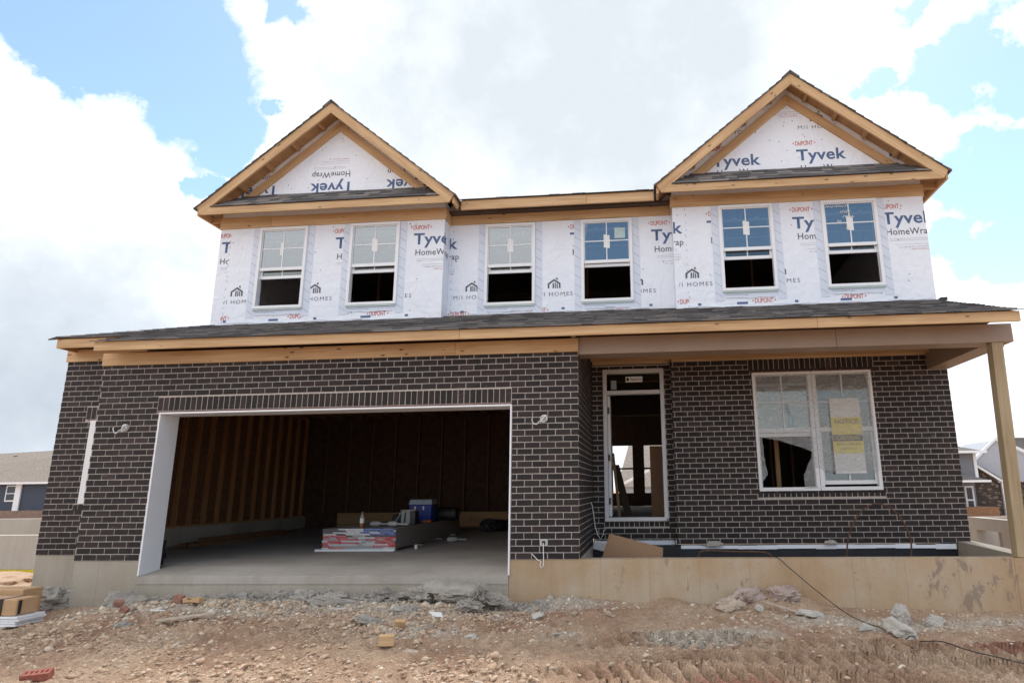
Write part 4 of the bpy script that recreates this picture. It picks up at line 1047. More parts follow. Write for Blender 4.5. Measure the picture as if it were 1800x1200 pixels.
F = np.stack([i[:-1, :-1].ravel(), i[:-1, 1:].ravel(), i[1:, 1:].ravel(), i[1:, :-1].ravel()], 1)
def np_mesh(name, V, F, mat, smooth=False):
    me = bpy.data.meshes.new(name); n, k = F.shape
    me.vertices.add(len(V)); me.vertices.foreach_set('co', V.astype(np.float32).ravel())
    me.loops.add(n * k); me.loops.foreach_set('vertex_index', F.astype(np.int32).ravel())
    me.polygons.add(n); me.polygons.foreach_set('loop_start', np.arange(0, n * k, k, dtype=np.int32)); me.polygons.foreach_set('loop_total', np.full(n, k, np.int32))
    if smooth: me.polygons.foreach_set('use_smooth', np.ones(n, bool))
    me.materials.append(mat); me.update(calc_edges=True); me.validate()
    o = bpy.data.objects.new(name, me); COL.objects.link(o); return o
g = np_mesh('ground', V, F, M['ground'], True); g['kind'] = 'structure'
ca = g.data.color_attributes.new('mask', 'FLOAT_COLOR', 'POINT')
red = .9 * gauss(X, Y, .7, 5.6, .6, .18) + .8 * gauss(X, Y, 3.4, 6.9, .45, .2) + .5 * gauss(X, Y, -1.2, 7.6, .8, .3)
col = np.stack([gravel_mask(X, Y).ravel(), red.ravel(), np.zeros(nx * ny), np.ones(nx * ny)], 1)
ca.data.foreach_set('color', col.astype(np.float32).ravel())

# loose stones and clods
bmi = bmesh.new(); bmesh.ops.create_icosphere(bmi, subdivisions=1, radius=1)
icoV = np.array([v.co[:] for v in bmi.verts]); icoF = np.array([[v.index for v in f.verts] for f in bmi.faces]); bmi.free()
rng = np.random.default_rng(11)
def stones(name, pts, size, mat, flat=.65):
    n = len(pts)
    sc = size[:, None] * rng.uniform(.6, 1.4, (n, 3)); sc[:, 2] *= flat
    th = rng.uniform(0, 6.28, n); tl = rng.uniform(-.6, .6, n)
    v = icoV[None] * (1 + rng.uniform(-.42, .38, (n, len(icoV), 1))) * sc[:, None, :]
    c, s = np.cos(tl)[:, None], np.sin(tl)[:, None]
    x, y, z = v[..., 0], v[..., 1] * c - v[..., 2] * s, v[..., 1] * s + v[..., 2] * c
    c, s = np.cos(th)[:, None], np.sin(th)[:, None]
    w = np.stack([x * c - y * s, x * s + y * c, z], -1)
    zz = ground_h(pts[:, 0], pts[:, 1]) + size * .05
    w += np.stack([pts[:, 0], pts[:, 1], zz], 1)[:, None, :]
    f = icoF[None] + (np.arange(n) * len(icoV))[:, None, None]
    o = np_mesh(name, w.reshape(-1, 3), f.reshape(-1, 3), mat); o['kind'] = 'stuff'; return o
def scatter(n, dens, x0=-8.8, x1=5.4, y0=4.7, y1=8.28):
    p = np.stack([rng.uniform(x0, x1, n), rng.uniform(y0, y1, n)], 1)
    return p[rng.uniform(0, 1, n) < dens(p[:, 0], p[:, 1])]
p = scatter(34000, lambda x, y: np.clip(gravel_mask(x, y) * .8 + .05 + .12 * (vnoise(x * 1.5, y * 2, 77) > .72), 0, 1))
sz = np.clip(np.exp(rng.normal(-4.55, .45, len(p))), .005, .04) * (1 + .9 * gauss(p[:, 0], p[:, 1], -5.6, 7.4, 1.2, .4) + .6 * gauss(p[:, 0], p[:, 1], -2.5, 7.3, 1, .5))
stones('gravel', p, sz, M['gravel'])
p = scatter(52000, lambda x, y: np.clip(.9 * (vnoise(x * 1.3, y * 1.6, 55) ** 1.2) * np.where(x < -.9, 1.15, .07), 0, 1), y1=7.9)
stones('dirt_clods', p, np.clip(np.exp(rng.normal(-4.38, .5, len(p))), .006, .05), M['dirtclod'], .5)
p = scatter(9000, lambda x, y: np.clip(.8 * gravel_mask(x, y) * (y > 7.85), 0, 1), -6.9, -1.2, 7.7, 8.28)
stones('concrete_crumbs', p, np.clip(np.exp(rng.normal(-4.2, .5, len(p))), .006, .06), M['spill'], .7)

# ------------------------------------------------------------------ broken concrete, one thing each
def rock_bm(bm, loc, sc, rot, seed, sub=4, rough=.4, facet=.3, lumpy=False):
    b = bmesh.new(); bmesh.ops.create_icosphere(b, subdivisions=sub, radius=1)
    rr = random.Random(seed); off = Vector((rr.uniform(0, 90), rr.uniform(0, 90), rr.uniform(0, 90)))
    planes = [(Vector((rr.gauss(0, 1), rr.gauss(0, 1), rr.gauss(0, 1))).normalized(), rr.uniform(.5, .9)) for _ in range(2 if lumpy else 9)]
    Mx = Matrix.Translation(loc) @ Matrix.Rotation(rot[2], 4, 'Z') @ Matrix.Rotation(rot[1], 4, 'Y') @ Matrix.Rotation(rot[0], 4, 'X') @ Matrix.Diagonal((*sc, 1))
    for v in b.verts:
        p = v.co.copy()
        for n, d in planes:
            e = p.dot(n) - d
            if e > 0: p -= n * e
        p *= 1 + rough * .5 * mnoise.fractal(p * 1.6 + off, .9, 2.1, 5) + facet * .35 * mnoise.fractal(p * 5 + off, .8, 2.2, 3)
        v.co = Mx @ p
    me = bpy.data.meshes.new('r'); b.to_mesh(me); b.free(); bm.from_mesh(me); bpy.data.meshes.remove(me)
def gz(x, y): return float(ground_h(x, y))
def rock(name, label, cat, x, y, sc, rot=(0, 0, 0), mat='stone', seed=1, lift=.35, group=None):
    bm = bmesh.new(); z = gz(x, y) + sc[2] * lift
    rock_bm(bm, (0, 0, 0), sc, rot, seed, 3 if max(sc) < .1 else 5, lumpy=mat in ('spill', 'dirtclod', 'pinkmortar'), rough=.8 if mat in ('spill', 'dirtclod', 'pinkmortar') else .4)
    me = bpy.data.meshes.new(name); bm.to_mesh(me); bm.free(); me.materials.append(M[mat])
    o = bpy.data.objects.new(name, me); o.location = (x, y, z); COL.objects.link(o)
    return tag(o, label, cat, group)
G = 'broken concrete chunks on the dirt'
rock('concrete_chunk', 'long pale concrete chunk leaning over the black cable', 'concrete chunk', 2.50, 7.18, (.22, .085, .08), (.3, .30, -1.15), 'stone', 3, .6, G)
rock('concrete_chunk', 'big blocky pale chunk against the porch concrete behind the leaning one', 'concrete chunk', 2.76, 7.75, (.14, .10, .12), (.2, .2, .3), 'stone', 5, .6, G)
rock('concrete_chunk', 'rounded pale chunk right of the blocky one by the porch concrete', 'concrete chunk', 3.05, 7.66, (.12, .08, .07), (0, .2, -.2), 'stone', 8, .5, G)
rock('concrete_chunk', 'small pale chunk tucked left of the leaning long chunk', 'concrete chunk', 2.24, 7.33, (.11, .08, .055), (.2, .1, .4), 'stone', 9, .5, G)
rock('concrete_chunk', 'flat pale slab fragment lying left of the cable on grey gravel', 'concrete chunk', 1.78, 7.78, (.16, .09, .05), (.1, .15, .1), 'stone', 12, .5, G)
rock('boulder', 'smooth tan boulder on the heap at the foot of the porch concrete', 'boulder', .90, 7.92, (.17, .11, .09), (.1, 0, .1), 'scrap', 15, .55)
rock('concrete_chunk', 'small white round chunk just right of the tan boulder', 'concrete chunk', 1.23, 7.85, (.06, .05, .045), (0, 0, .4), 'stone', 17, .6, G)
rock('concrete_chunk', 'pinkish lumpy mound of dried mortar against the porch concrete', 'mortar heap', 1.12, 8.18, (.22, .12, .15), (0, 0, .1), 'pinkmortar', 19, .3)
rock('concrete_chunk', 'pinkish mortar lump right of the mound near the cable', 'concrete chunk', 1.55, 8.16, (.20, .11, .10), (0, 0, -.1), 'pinkmortar', 20, .3)
rock('concrete_chunk', 'thin grey slab flake lying in the middle of the yard left of the hollow shell', 'concrete chunk', -2.98, 7.02, (.15, .09, .045), (.2, .25, .5), 'spill', 23, .6, G)
rock('concrete_chunk', 'grey slab flake just behind the thin flake left of the hollow shell', 'concrete chunk', -2.76, 7.42, (.15, .09, .05), (.1, .1, .4), 'spill', 24, .6, G)
rock('concrete_chunk', 'pale flat stone sitting alone on brown dirt below the porch corner', 'concrete chunk', -.98, 6.85, (.055, .045, .03), (0, 0, .2), 'stone', 25, .6, G)
rock('concrete_chunk', 'pale stone beside the porch corner, farther back than the flat one', 'concrete chunk', -1.26, 7.50, (.08, .06, .05), (0, 0, .2), 'stone', 26, .5, G)
rock('concrete_chunk', 'white stone right of the grey gravel patch in the centre foreground', 'concrete chunk', -1.78, 6.62, (.065, .05, .045), (0, 0, .9), 'stone', 27, .6, G)
rock('concrete_chunk', 'grey rough chunk at the foot of the left brick pier', 'concrete chunk', -6.62, 8.02, (.26, .16, .14), (0, .2, .2), 'spill', 28, .3, G)
rock('concrete_chunk', 'bluish grey chunk lying in front of the red brick scrap', 'concrete chunk', -5.75, 6.98, (.09, .06, .045), (0, 0, .2), 'spill', 29, .5, G)
rock('mortar_heap', 'grey mortar heap in the corner beside the wrapped cartons', 'mortar heap', -8.05, 8.45, (.42, .30, .26), (0, -.1, .2), 'spill', 33, .15)
# spill of concrete along the garage slab, set in one piece
bm = bmesh.new(); rr = random.Random(4)
for k in range(64):
    x = -6.35 + 3.35 * (k + rr.random()) / 64
    rock_bm(bm, (x, 8.20 - rr.uniform(0, .22), gz(x, 8.2) + rr.uniform(-.06, .03)), (rr.uniform(.06, .16), rr.uniform(.05, .11), rr.uniform(.035, .075)), (rr.uniform(-.4, .4), rr.uniform(-.4, .4), rr.uniform(-.5, .5)), 100 + k, 4, .9, .5, True)
for (x, y, a, b, c) in ((-3.9, 7.9, .25, .14, .07), (-3.7, 7.75, .2, .12, .06), (-4.2, 8.0, .2, .15, .08), (-5.2, 7.98, .16, .1, .06)):
    rock_bm(bm, (x, y, gz(x, y) + .02), (a, b, c), (.2, .1, .3), int(x * -100), 5, .9, .5, True)
me = bpy.data.meshes.new('concrete_spill'); bm.to_mesh(me); bm.free(); me.materials.append(M['spill'])
tag(bpy.data.objects.new('concrete_spill', me), 'rough grey ridge of spilled concrete along the front of the garage slab', 'concrete spill'); COL.objects.link(bpy.data.objects['concrete_spill'])
# hollow broken shell
bm = bmesh.new()
for (dx, dy, dz, sx, sy, sz, r) in ((-.05, .18, .10, .38, .16, .05, (.35, .05, .1)), (.28, .0, .06, .08, .22, .11, (.1, .4, .2)), (.24, -.22, .0, .16, .10, .06, (.2, .2, .5)), (-.42, .14, .04, .16, .12, .09, (0, .2, 0)), (.46, .12, .0, .2, .12, .05, (.2, .2, -.2))):
    rock_bm(bm, (-2.30 + dx, 7.72 + dy, gz(-2.3, 7.7) + dz + .04), (sx, sy, sz), r, int(dx * 100 + 300), 5, .8, .5, True)
me = bpy.data.meshes.new('concrete_shell'); bm.to_mesh(me); bm.free(); me.materials.append(M['spill'])
tag(bpy.data.objects.new('concrete_shell', me), 'hollow broken crust of grey concrete with a dark gap under it', 'concrete chunk'); COL.objects.link(bpy.data.objects['concrete_shell'])

# ------------------------------------------------------------------ small scraps
def thing_box(name, label, cat, x, y, size, rot, mat, lift=None, group=None, bev=.004, z=None, noiseamp=0):
    m = MB(); a, b, c = size; m.box(-a / 2, a / 2, -b / 2, b / 2, 0, c); o = m.build(name, M[mat], None, bevel=bev)
    o.location = (x, y, (gz(x, y) if z is None else z) + (lift or 0)); o.rotation_euler = rot
    return tag(o, label, cat, group)
thing_box('wood_offcut', 'sawn yellow timber block on grey gravel in the centre foreground', 'wood block', -2.46, 6.18, (.135, .09, .09), (.05, .05, .35), 'wood', .02)
thing_box('wood_offcut', 'small tan wood chip just right of the sawn timber block', 'wood scrap', -2.20, 6.12, (.13, .08, .03), (.1, .1, -.3), 'scrap', .0)
thing_box('wood_offcut', 'tan wood scrap standing in gravel below the hollow concrete shell', 'wood scrap', -2.60, 6.86, (.10, .05, .13), (.5, .1, .3), 'wood', -.02)
thing_box('wood_offcut', 'short orange timber offcut beside the red scrap near the garage', 'wood scrap', -5.30, 7.42, (.22, .07, .045), (.05, .0, -.1), 'wood', .02)
thing_box('brick_bat', 'broken red scrap against the orange timber offcut', 'brick scrap', -5.50, 7.44, (.10, .08, .09), (.1, .2, .2), 'redscrap', .01)
thing_box('weathered_lath', 'long weathered grey lath lying on the rubble left of the yard', 'wood scrap', -5.06, 7.02, (.60, .085, .022), (.12, -.10, .22), 'scrap', .03)
thing_box('weathered_lath', 'thin weathered stick leaning on the heap by the porch concrete', 'wood scrap', 1.52, 7.82, (.55, .035, .022), (.1, .22, -.42), 'scrap', .06)
thing_box('brick_bat', 'red brick fragment on the pale rubble left of the offcut', 'brick scrap', -6.25, 7.45, (.10, .07, .06), (.3, .2, .6), 'redscrap', .01)
thing_box('brick_bat', 'second red fragment lying in front of the first on pale rubble', 'brick scrap', -5.98, 7.22, (.08, .06, .06), (.3, .5, .2), 'redscrap', .01)
thing_box('paper_scrap', 'folded white card lying on the stones under the hollow shell', 'paper', -2.35, 7.28, (.13, .10, .006), (.35, .12, .6), 'paper', .035, bev=0)
thing_box('white_strip', 'short white vinyl strip near the orange offcut', 'plastic strip', -5.55, 7.20, (.16, .022, .01), (0, .05, .05), 'vinyl', .02, bev=0)
thing_box('white_strip', 'bent white strip on dirt in front of the spilled concrete', 'plastic strip', -3.55, 7.42, (.16, .018, .008), (0, .1, .6), 'vinyl', .015, bev=0)
thing_box('red_stick', 'small reddish stick on dirt below the porch corner', 'wood scrap', -.45, 7.55, (.14, .02, .015), (0, .1, -.7), 'scrap', .02, bev=0)
# cored brick in the corner
m = MB(); t = []
L_, W_, H_ = .20, .095, .06
m.box(-L_ / 2, L_ / 2, -W_ / 2, -W_ / 2 + .028, 0, H_); m.box(-L_ / 2, L_ / 2, W_ / 2 - .028, W_ / 2, 0, H_)
for i in range(6):
    x = -L_ / 2 + i * (L_ - .022) / 5; m.box(x, x + .022, -W_ / 2 + .0281, W_ / 2 - .0281, 0, H_ - .0005)
b = m.build('cored_brick', M['redbrick'], None, bevel=.002); b.location = (-5.02, 5.25, gz(-5.02, 5.25) + .012); b.rotation_euler = (.25, -.05, .35)
tag(b, 'red cored brick with a row of holes, at the very front of the yard', 'brick')

# bundle of white vinyl and two cartons strapped on top
def crate(name, label, cat, x0, x1, y0, y1, z0, z1, mat, bev=.01, layers=0):
    o = empty(name, ((x0 + x1) / 2, (y0 + y1) / 2, z0))
    m = MB(); c = z1 - z0
    if layers:
        for k in range(layers): m.box(x0 + random.uniform(-.02, 0), x1 + random.uniform(-.03, .02), y0 + random.uniform(-.006, .006), y1, z0 + c * k / layers, z0 + c * (k + 1) / layers - .003)
    else: m.box(x0, x1, y0, y1, z0, z1)
    bd = m.build('bundle' if layers else 'carton_body', M[mat], o, bevel=bev)
    return tag(o, label, cat), bd
vb, bd = crate('vinyl_bundle', 'strapped bundle of white vinyl lengths lying under the cartons', 'vinyl bundle', -10.2, -7.36, 7.30, 7.66, -.625, -.515, 'vinyl', .003, 4)
c1, cb1 = crate('carton', 'strapped brown carton printed upside down, on the white vinyl bundle', 'carton', -10.2, -7.43, 7.335, 7.62, -.513, -.33, 'kraft', .012)
c2, cb2 = crate('carton', 'second brown carton behind the strapped one', 'carton', -10.4, -7.72, 7.68, 7.95, -.58, -.27, 'kraft', .012)
for xx in (-7.65, -9.2):
    m = MB(); m.box(xx, xx + .045, 7.325, 7.331, -.512, -.328); m.box(xx, xx + .045, 7.3315, 7.63, -.3295, -.326)
    m.build('strap', M['blackpl'], c1)
    m = MB(); m.box(xx, xx + .045, 7.286, 7.292, -.63, -.513); m.build('strap', M['blackpl'], vb)
k = Ink(); Pc = lambda a, b: (a, 7.3335, b)
k.text('TRIPLE 4', -8.16, -.425, .44, .05, Pc, flip=True, bold=.01); k.text('T4S0 / T4S0', -8.12, -.375, .38, .035, Pc, flip=True)
k.build('carton_lettering', M['ink_dark'], cb1)
onebox('carton_end', M['blackpl'], c1, -7.4325, -7.426, 7.36, 7.40, -.50, -.345)
thing_box('wood_offcut', 'short grey timber bearer under the end of the vinyl bundle', 'timber bearer', -7.55, 7.5, (.12, .5, .09), (0, 0, .05), 'scrap', -.02)

# black cable from the porch over the wall and across the dirt
m = MB()
pts = [(1.25, 8.9, -.25), (1.42, 8.6, -.02), (1.52, 8.42, .012), (1.575, 8.30, .0), (1.70, 8.22, -.12), (1.98, 8.10, -.37), (2.20, 7.80, gz(2.2, 7.8) + .04), (2.39, 7.40, gz(2.39, 7.4) + .015), (2.53, 6.98, gz(2.53, 6.98) + .03), (2.69, 6.66, -.57), (2.82, 6.44, -.592), (2.98, 6.24, -.605), (3.12, 6.08, -.615), (3.4, 5.8, -.635)]
def spline(pts, n=6):
    o = []; P = [Vector(pts[0])] + [Vector(p) for p in pts] + [Vector(pts[-1])]
    for i in range(1, len(P) - 2):
        for k in range(n):
            t = k / n; a, b, c, d = P[i - 1], P[i], P[i + 1], P[i + 2]
            o.append(.5 * ((2 * b) + (c - a) * t + (2 * a - 5 * b + 4 * c - d) * t * t + (3 * b - a - 3 * c + d) * t ** 3))
    o.append(Vector(pts[-1])); return o
sp = spline(pts, 8)
for v in sp:
    if 6.9 < v.y < 8.0: v.z = max(v.z, max(gz(v.x + a_, v.y + b_) for a_ in (-.05, 0, .05) for b_ in (-.08, -.04, 0, .04)) + .010)
m.tube(sp, .0052, 6); tag(m.build('cable', M['blackpl'], None, smooth=True), 'black cable draped over the porch concrete and across the dirt', 'cable')
m = MB(); m.tube(spline([(2.735, 9.6, -.35), (2.75, 9.6, -.1), (2.80, 9.6, .14), (2.884, 9.6, .333), (3.05, 9.6, .53), (3.263, 9.6, .605), (3.46, 9.6, .50), (3.579, 9.6, .328), (3.64, 9.6, .1), (3.62, 9.6, -.1), (3.6, 9.6, -.35)]), .011, 6)
tag(m.build('wire_hoop', M['rust'], None, smooth=True), 'rusty wire bent into a hoop standing in the porch pit', 'wire hoop')
m = MB(); m.tube(spline([(.62, 9.0, -.2), (.66, 9.0, -.02), (.75, 9.0, .03), (1.1, 9.0, .02), (1.5, 9.0, .01), (1.62, 9.0, -.05), (1.68, 9.0, -.2)]), .012, 6); tag(m.build('rebar', M['rust'], None, smooth=True), 'rusty bent rod lying low along the porch pit under the brick', 'rod')
m = MB(); m.tube(spline([(.30, 10.38, .39), (.36, 10.30, .2), (.40, 10.2, .05), (.43, 10.0, -.1), (.45, 9.8, -.3)]), .007, 6); tag(m.build('cable', M['blackpl'], None, smooth=True), 'thin dark cable hanging from the front door sill', 'cable')
# sheet of cardboard in the porch pit
m = MB(); m.prism([(-.545, 9.25, .245), (.195, 9.25, .05), (.175, 9.25, -.22), (-.70, 9.25, -.22)], (0, .008, 0)); tag(m.build('cardboard_sheet', M['cardboard'], None), 'slanted sheet of brown cardboard standing in the porch pit below the door', 'cardboard')
thing_box('crumpled_wrap', 'crumpled white wrap scrap at the foot of the wall left of the door', 'wrap scrap', -.70, 9.9, (.28, .05, .12), (.3, .25, .1), 'paper', .0, z=-.04)
rock('mortar_lump', 'pale mortar lump on the brick ledge just right of the entry', 'mortar lump', .95, 10.15, (.15, .06, .05), (0, 0, 0), 'stone', 77); bpy.data.objects['mortar_lump'].location = (.97, 10.19, .02)
rock('mortar_lump', 'pale mortar lump on the brick ledge behind the wire hoop', 'mortar lump', 2.7, 10.15, (.11, .05, .04), (0, 0, 0), 'stone', 78); bpy.data.objects['mortar_lump.001'].location = (2.72, 10.19, .03)

# ------------------------------------------------------------------ garage contents
# plasterboard sheets with printed end tape
tape_r, tape_w, tape_b, tape_k = plain('red_end_tape', (.55, .035, .05)), plain('white_end_tape', (.68, .68, .70)), plain('blue_end_tape', (.05, .11, .34)), plain('dark_end_tape', (.10, .10, .11))
tape_g = plain('grey_end_tape', (.40, .40, .41))
nS = 12; sx0, sx1, sy0, sy1 = -5.40, -4.15, 10.58, 14.25
zb0 = -.062; th = (.262 - zb0) / nS
rr = random.Random(9)
ordn = ['lowest', 'second', 'third', 'fourth', 'fifth', 'sixth', 'seventh', 'eighth', 'ninth', 'tenth', 'eleventh', 'topmost']
for k in range(nS):
    e = empty('plasterboard_sheet', ((sx0 + sx1) / 2, sy0, zb0 + k * th))
    dy = rr.uniform(-.015, .015); dx = rr.uniform(-.008, .008)
    m = MB(); m.box(sx0 + dx, sx1 + dx, sy0 + dy, sy1 + dy, zb0 + k * th, zb0 + (k + 1) * th - .003); m.build('board', M['gyp'], e)
    m = MB(); x = sx0 + dx; i_ = 0; za, zb_ = zb0 + k * th + .001, zb0 + (k + 1) * th - .003
    sk = .035
    while x < sx1 + dx - .01:
        w = rr.uniform(.10, .34); x2 = min(x + w, sx1 + dx); f = (x - sx0) / (sx1 - sx0)
        if k >= 8: mi = 2 if f > .52 and rr.random() < .85 else (1 if f > .2 or rr.random() < .5 else 3)
        else: mi = rr.choice((0, 0, 0, 1, 4, 4, 1))
        if k == 7: mi = rr.choice((0, 4, 0, 3))
        lo = x - (sk if x > sx0 + dx + .04 else 0); y = sy0 + dy - .002
        lo2 = x2 - (sk if x2 < sx1 + dx - .04 else 0)
        m.face([(x, y, za), (x2, y, za), (lo2, y, zb_), (lo, y, zb_)], None, mi)
        if mi in (0, 2) and w > .12:
            for q in range(int(w / .05)): 
                xx = x + .02 + q * .045
                if xx < x2 - .04: m.face([(xx, y - .001, za + th * .35), (xx + .028, y - .001, za + th * .35), (xx + .025, y - .001, za + th * .6), (xx - .003, y - .001, za + th * .6)], None, 1)
        elif mi == 1 and w > .12:
            for q in range(int(w / .05)):
                xx = x + .02 + q * .045
                if xx < x2 - .04: m.face([(xx, y - .001, za + th * .35), (xx + .03, y - .001, za + th * .35), (xx + .027, y - .001, za + th * .6), (xx - .003, y - .001, za + th * .6)], None, 4)
        x = x2
    m.build('end_tape', [tape_r, tape_w, tape_b, tape_k, tape_g], e, fix=False)
    tag(e, 'plasterboard sheet in the garage stack, %s from the floor' % ordn[k] if k < nS - 1 else 'topmost plasterboard sheet of the garage stack, carrying the tools', 'plasterboard', 'plasterboard sheets stacked in the garage')
ztop = zb0 + nS * th - .003
thing_box('white_spacer_board', 'long white board under the front end of the plasterboard stack', 'board', -4.83, 10.60, (1.36, .10, .036), (0, 0, .0), 'vinyl', z=-.100)
for k, (y, ds) in enumerate(((11.6, 'front'), (12.7, 'middle'), (13.6, 'rear'))):
    thing_box('timber_spacer', 'pale timber spacer under the plasterboard stack, %s of the three along its right edge' % ds, 'timber spacer', -4.75, y, (1.42, .09, .035), (0, 0, 0), 'scrap', z=-.098 + k * .014 + (y - 11.6) * .002, group='timber spacers under the plasterboard')
def lathe(m, prof, c, seg=14, mi=0):
    n = len(m.v)
    for r, z in prof:
        for k in range(seg): t = 2 * math.pi * k / seg; m.v.append((c[0] + r * math.cos(t), c[1] + r * math.sin(t), c[2] + z))
    for i in range(len(prof) - 1):
        for k in range(seg):
            k2 = (k + 1) % seg; m.f.append([n + i * seg + k, n + i * seg + k2, n + (i + 1) * seg + k2, n + (i + 1) * seg + k]); m.uv.append([(0, 0)] * 4); m.mi.append(mi)
b = empty('drink_bottle', (-4.83, 10.78, ztop)); c = (-4.83, 10.78, ztop)
m = MB(); lathe(m, [(.001, 0), (.034, 0), (.037, .01), (.037, .075), (.036, .08)], c); m.build('bottle_base', M['amber'], b, smooth=True)
m = MB(); lathe(m, [(.0375, .081), (.0375, .16)], c); m.build('bottle_label', M['paper'], b, smooth=True)
m = MB(); lathe(m, [(.036, .161), (.032, .18), (.016, .215), (.014, .235)], c); m.build('bottle_neck', M['gyp'], b, smooth=True)
m = MB(); lathe(m, [(.016, .236), (.016, .262), (.001, .263)], c); m.build('bottle_cap', M['redscrap'], b, smooth=True)
tag(b, 'small bottle of amber drink with white label standing on the plasterboard', 'bottle')
def cooler():
    x, y, z = -4.50, 12.85, ztop
    o = empty('drinks_cooler', (x, y, z)); w, d, h = .23, .17, .33
    m = MB(); m.hexa([(x - w + .02, y - d + .02, z), (x + w - .02, y - d + .02, z), (x + w - .02, y + d - .02, z), (x - w + .02, y + d - .02, z), (x - w, y - d, z + h), (x + w, y - d, z + h), (x + w, y + d, z + h), (x - w, y + d, z + h)]); bd = m.build('cooler_body', M['blue_cool'], o, bevel=.012)
    m = MB(); m.hexa([(x - w - .012, y - d - .012, z + h + .003), (x + w + .012, y - d - .012, z + h + .003), (x + w + .012, y + d + .012, z + h + .003), (x - w - .012, y + d + .012, z + h + .003), (x - w + .01, y - d + .01, z + h + .10), (x + w - .01, y - d + .01, z + h + .10), (x + w - .01, y + d - .01, z + h + .10), (x - w + .01, y + d - .01, z + h + .10)]); m.build('cooler_lid', plain('pale_blue_lid', (.40, .46, .56)), o, bevel=.012)
    for t in (-.12, .05): onebox('latch', M['vinyl'], bd, x + t, x + t + .03, y - d - .012, y - d - .001, z + h - .10, z + h - .03)
    m = MB(); m.tube([(x + w + .005, y - d + .03, z + h - .05), (x + w + .03, y - d + .02, z + h + .0), (x + w + .03, y + d - .02, z + h + .0), (x + w + .005, y + d - .03, z + h - .05)], .009, 6); m.build('handle', M['blackpl'], o)
    tag(o, 'blue drinks cooler with pale lid on the plasterboard stack', 'cooler')
cooler()
def tool_bag():
    x, y, z = -4.40, 11.85, ztop; o = empty('lunch_box', (x, y, z))
    m = MB(); m.box(x - .13, x + .045, y - .10, y + .10, z, z + .24); m.box(x + .047, x + .14, y - .098, y + .10, z, z + .235, 1); m.build('box_body', [M['grey_pl'], M['blackpl']], o, bevel=.01)
    m = MB(); m.box(x - .14, x + .15, y - .11, y + .11, z + .241, z + .262); m.build('box_lid', M['scrap'], o, bevel=.006)
    m = MB(); m.bar((x - .07, y - .106, z + .03), (x - .06, y - .106, z + .22), (.03, 0, 0), (0, .005, 0)); m.build('strap', M['blackpl'], o)
    m = MB(); m.tube([(x - .15, y - .05, z + .22), (x - .20, y - .06, z + .12), (x - .25, y - .06, z + .04)], .012, 6); m.build('shoulder_strap', M['grey_pl'], o)
    tag(o, 'grey and black lunch box in front of the blue cooler', 'lunch box')
tool_bag()
def nail_gun(name, label, x, y, z, rz, s, mats):
    o = empty(name, (x, y, z)); o.rotation_euler = (0, 0, rz)
    T = lambda p: Vector((x, y, z)) + Matrix.Rotation(rz, 3, 'Z') @ (Vector(p) * s)
    m = MB(); m.tube([T((-.16, 0, .05)), T((-.12, 0, .055)), T((-.02, 0, .055)), T((.04, 0, .05))], [.03 * s, .045 * s, .048 * s, .03 * s], 10); m.build('tool_body', M[mats[0]], o, smooth=True)
    m = MB(); m.tube([T((-.05, 0, .06)), T((-.04, .10, .045)), T((-.03, .20, .035))], [.022 * s, .019 * s, .024 * s], 8); m.build('handle', M['blackpl'], o, smooth=True)
    m = MB(); m.bar(T((.04, -.012, .035)), T((.20, .05, .025)), (0, 0, .03 * s), tuple(Matrix.Rotation(rz, 3, 'Z') @ Vector((-.008, .024, 0)) * s)); m.build('magazine', M['tool'], o)
    m = MB(); m.tube([T((.04, 0, .05)), T((.10, -.005, .04))], [.014 * s, .01 * s], 8); m.build('nose', M['tool'], o)
    tag(o, label, 'power tool')
nail_gun('nail_gun', 'grey and black nail gun lying on the plasterboard right of the bottle', -4.66, 11.10, ztop, .15, .95, ('tool',))
nail_gun('nail_gun', 'grey nail gun lying nearest the front right corner of the plasterboard', -4.34, 11.05, ztop, -.1, .95, ('tool',))
nail_gun('nail_gun', 'grey power tool lying on the slab beside the plasterboard stack', -3.62, 12.2, -.09, .3, 1.0, ('tool',))
thing_box('tool_case', 'black tool case behind the blue cooler', 'tool case', -4.16, 13.4, (.46, .36, .26), (0, 0, 0), 'blackpl', z=ztop, bev=.08)
thing_box('black_bag', 'black bag slumped left of the lunch box on the plasterboard', 'bag', -4.72, 12.2, (.26, .22, .17), (.05, 0, .2), 'blackpl', z=ztop, bev=.05)
thing_box('orange_case', 'small orange case between lunch box and cooler', 'case', -4.27, 12.45, (.18, .16, .05), (0, 0, .1), 'orange', z=ztop, bev=.02)
thing_box('tape_roll', 'small white cup on the slab under the right edge of the plasterboard', 'cup', -3.93, 10.95, (.05, .05, .07), (0, 0, .3), 'paper', z=-.10, bev=.015)
for k, (x, y, l, w_, lb) in enumerate(((-8.35, 13.0, 3.6, .14, 'dark timber length on the slab along the left garage wall, nearest the wall'), (-8.15, 12.7, 3.0, .09, 'dark timber length on the slab beside the one against the left wall'), (-8.22, 12.9, 2.6, .09, 'short timber length lying on top of the two at the left wall'))):
    thing_box('timber_length', lb, 'timber', x, y, (w_, l, .07), (0, 0, -.02 * k), 'osb', z=-.085 + (.072 if k == 2 else 0))
for k, (x, y, z, lb) in enumerate(((-7.08, 9.0, -.130, 'dark spare brick at the bottom of the little pile inside the left jamb'), (-7.06, 9.01, -.045, 'dark spare brick second up in the pile inside the left jamb'), (-7.09, 9.02, .04, 'dark spare brick third up in the pile inside the left jamb'), (-7.07, 9.0, .125, 'topmost dark spare brick of the pile inside the left jamb'))):
    thing_box('loose_brick', lb, 'brick', x, y, (.20, .095, .082), (0, 0, .1 * math.sin(k * 2.0)), 'brick', z=z, group='spare bricks inside the garage', bev=.004)
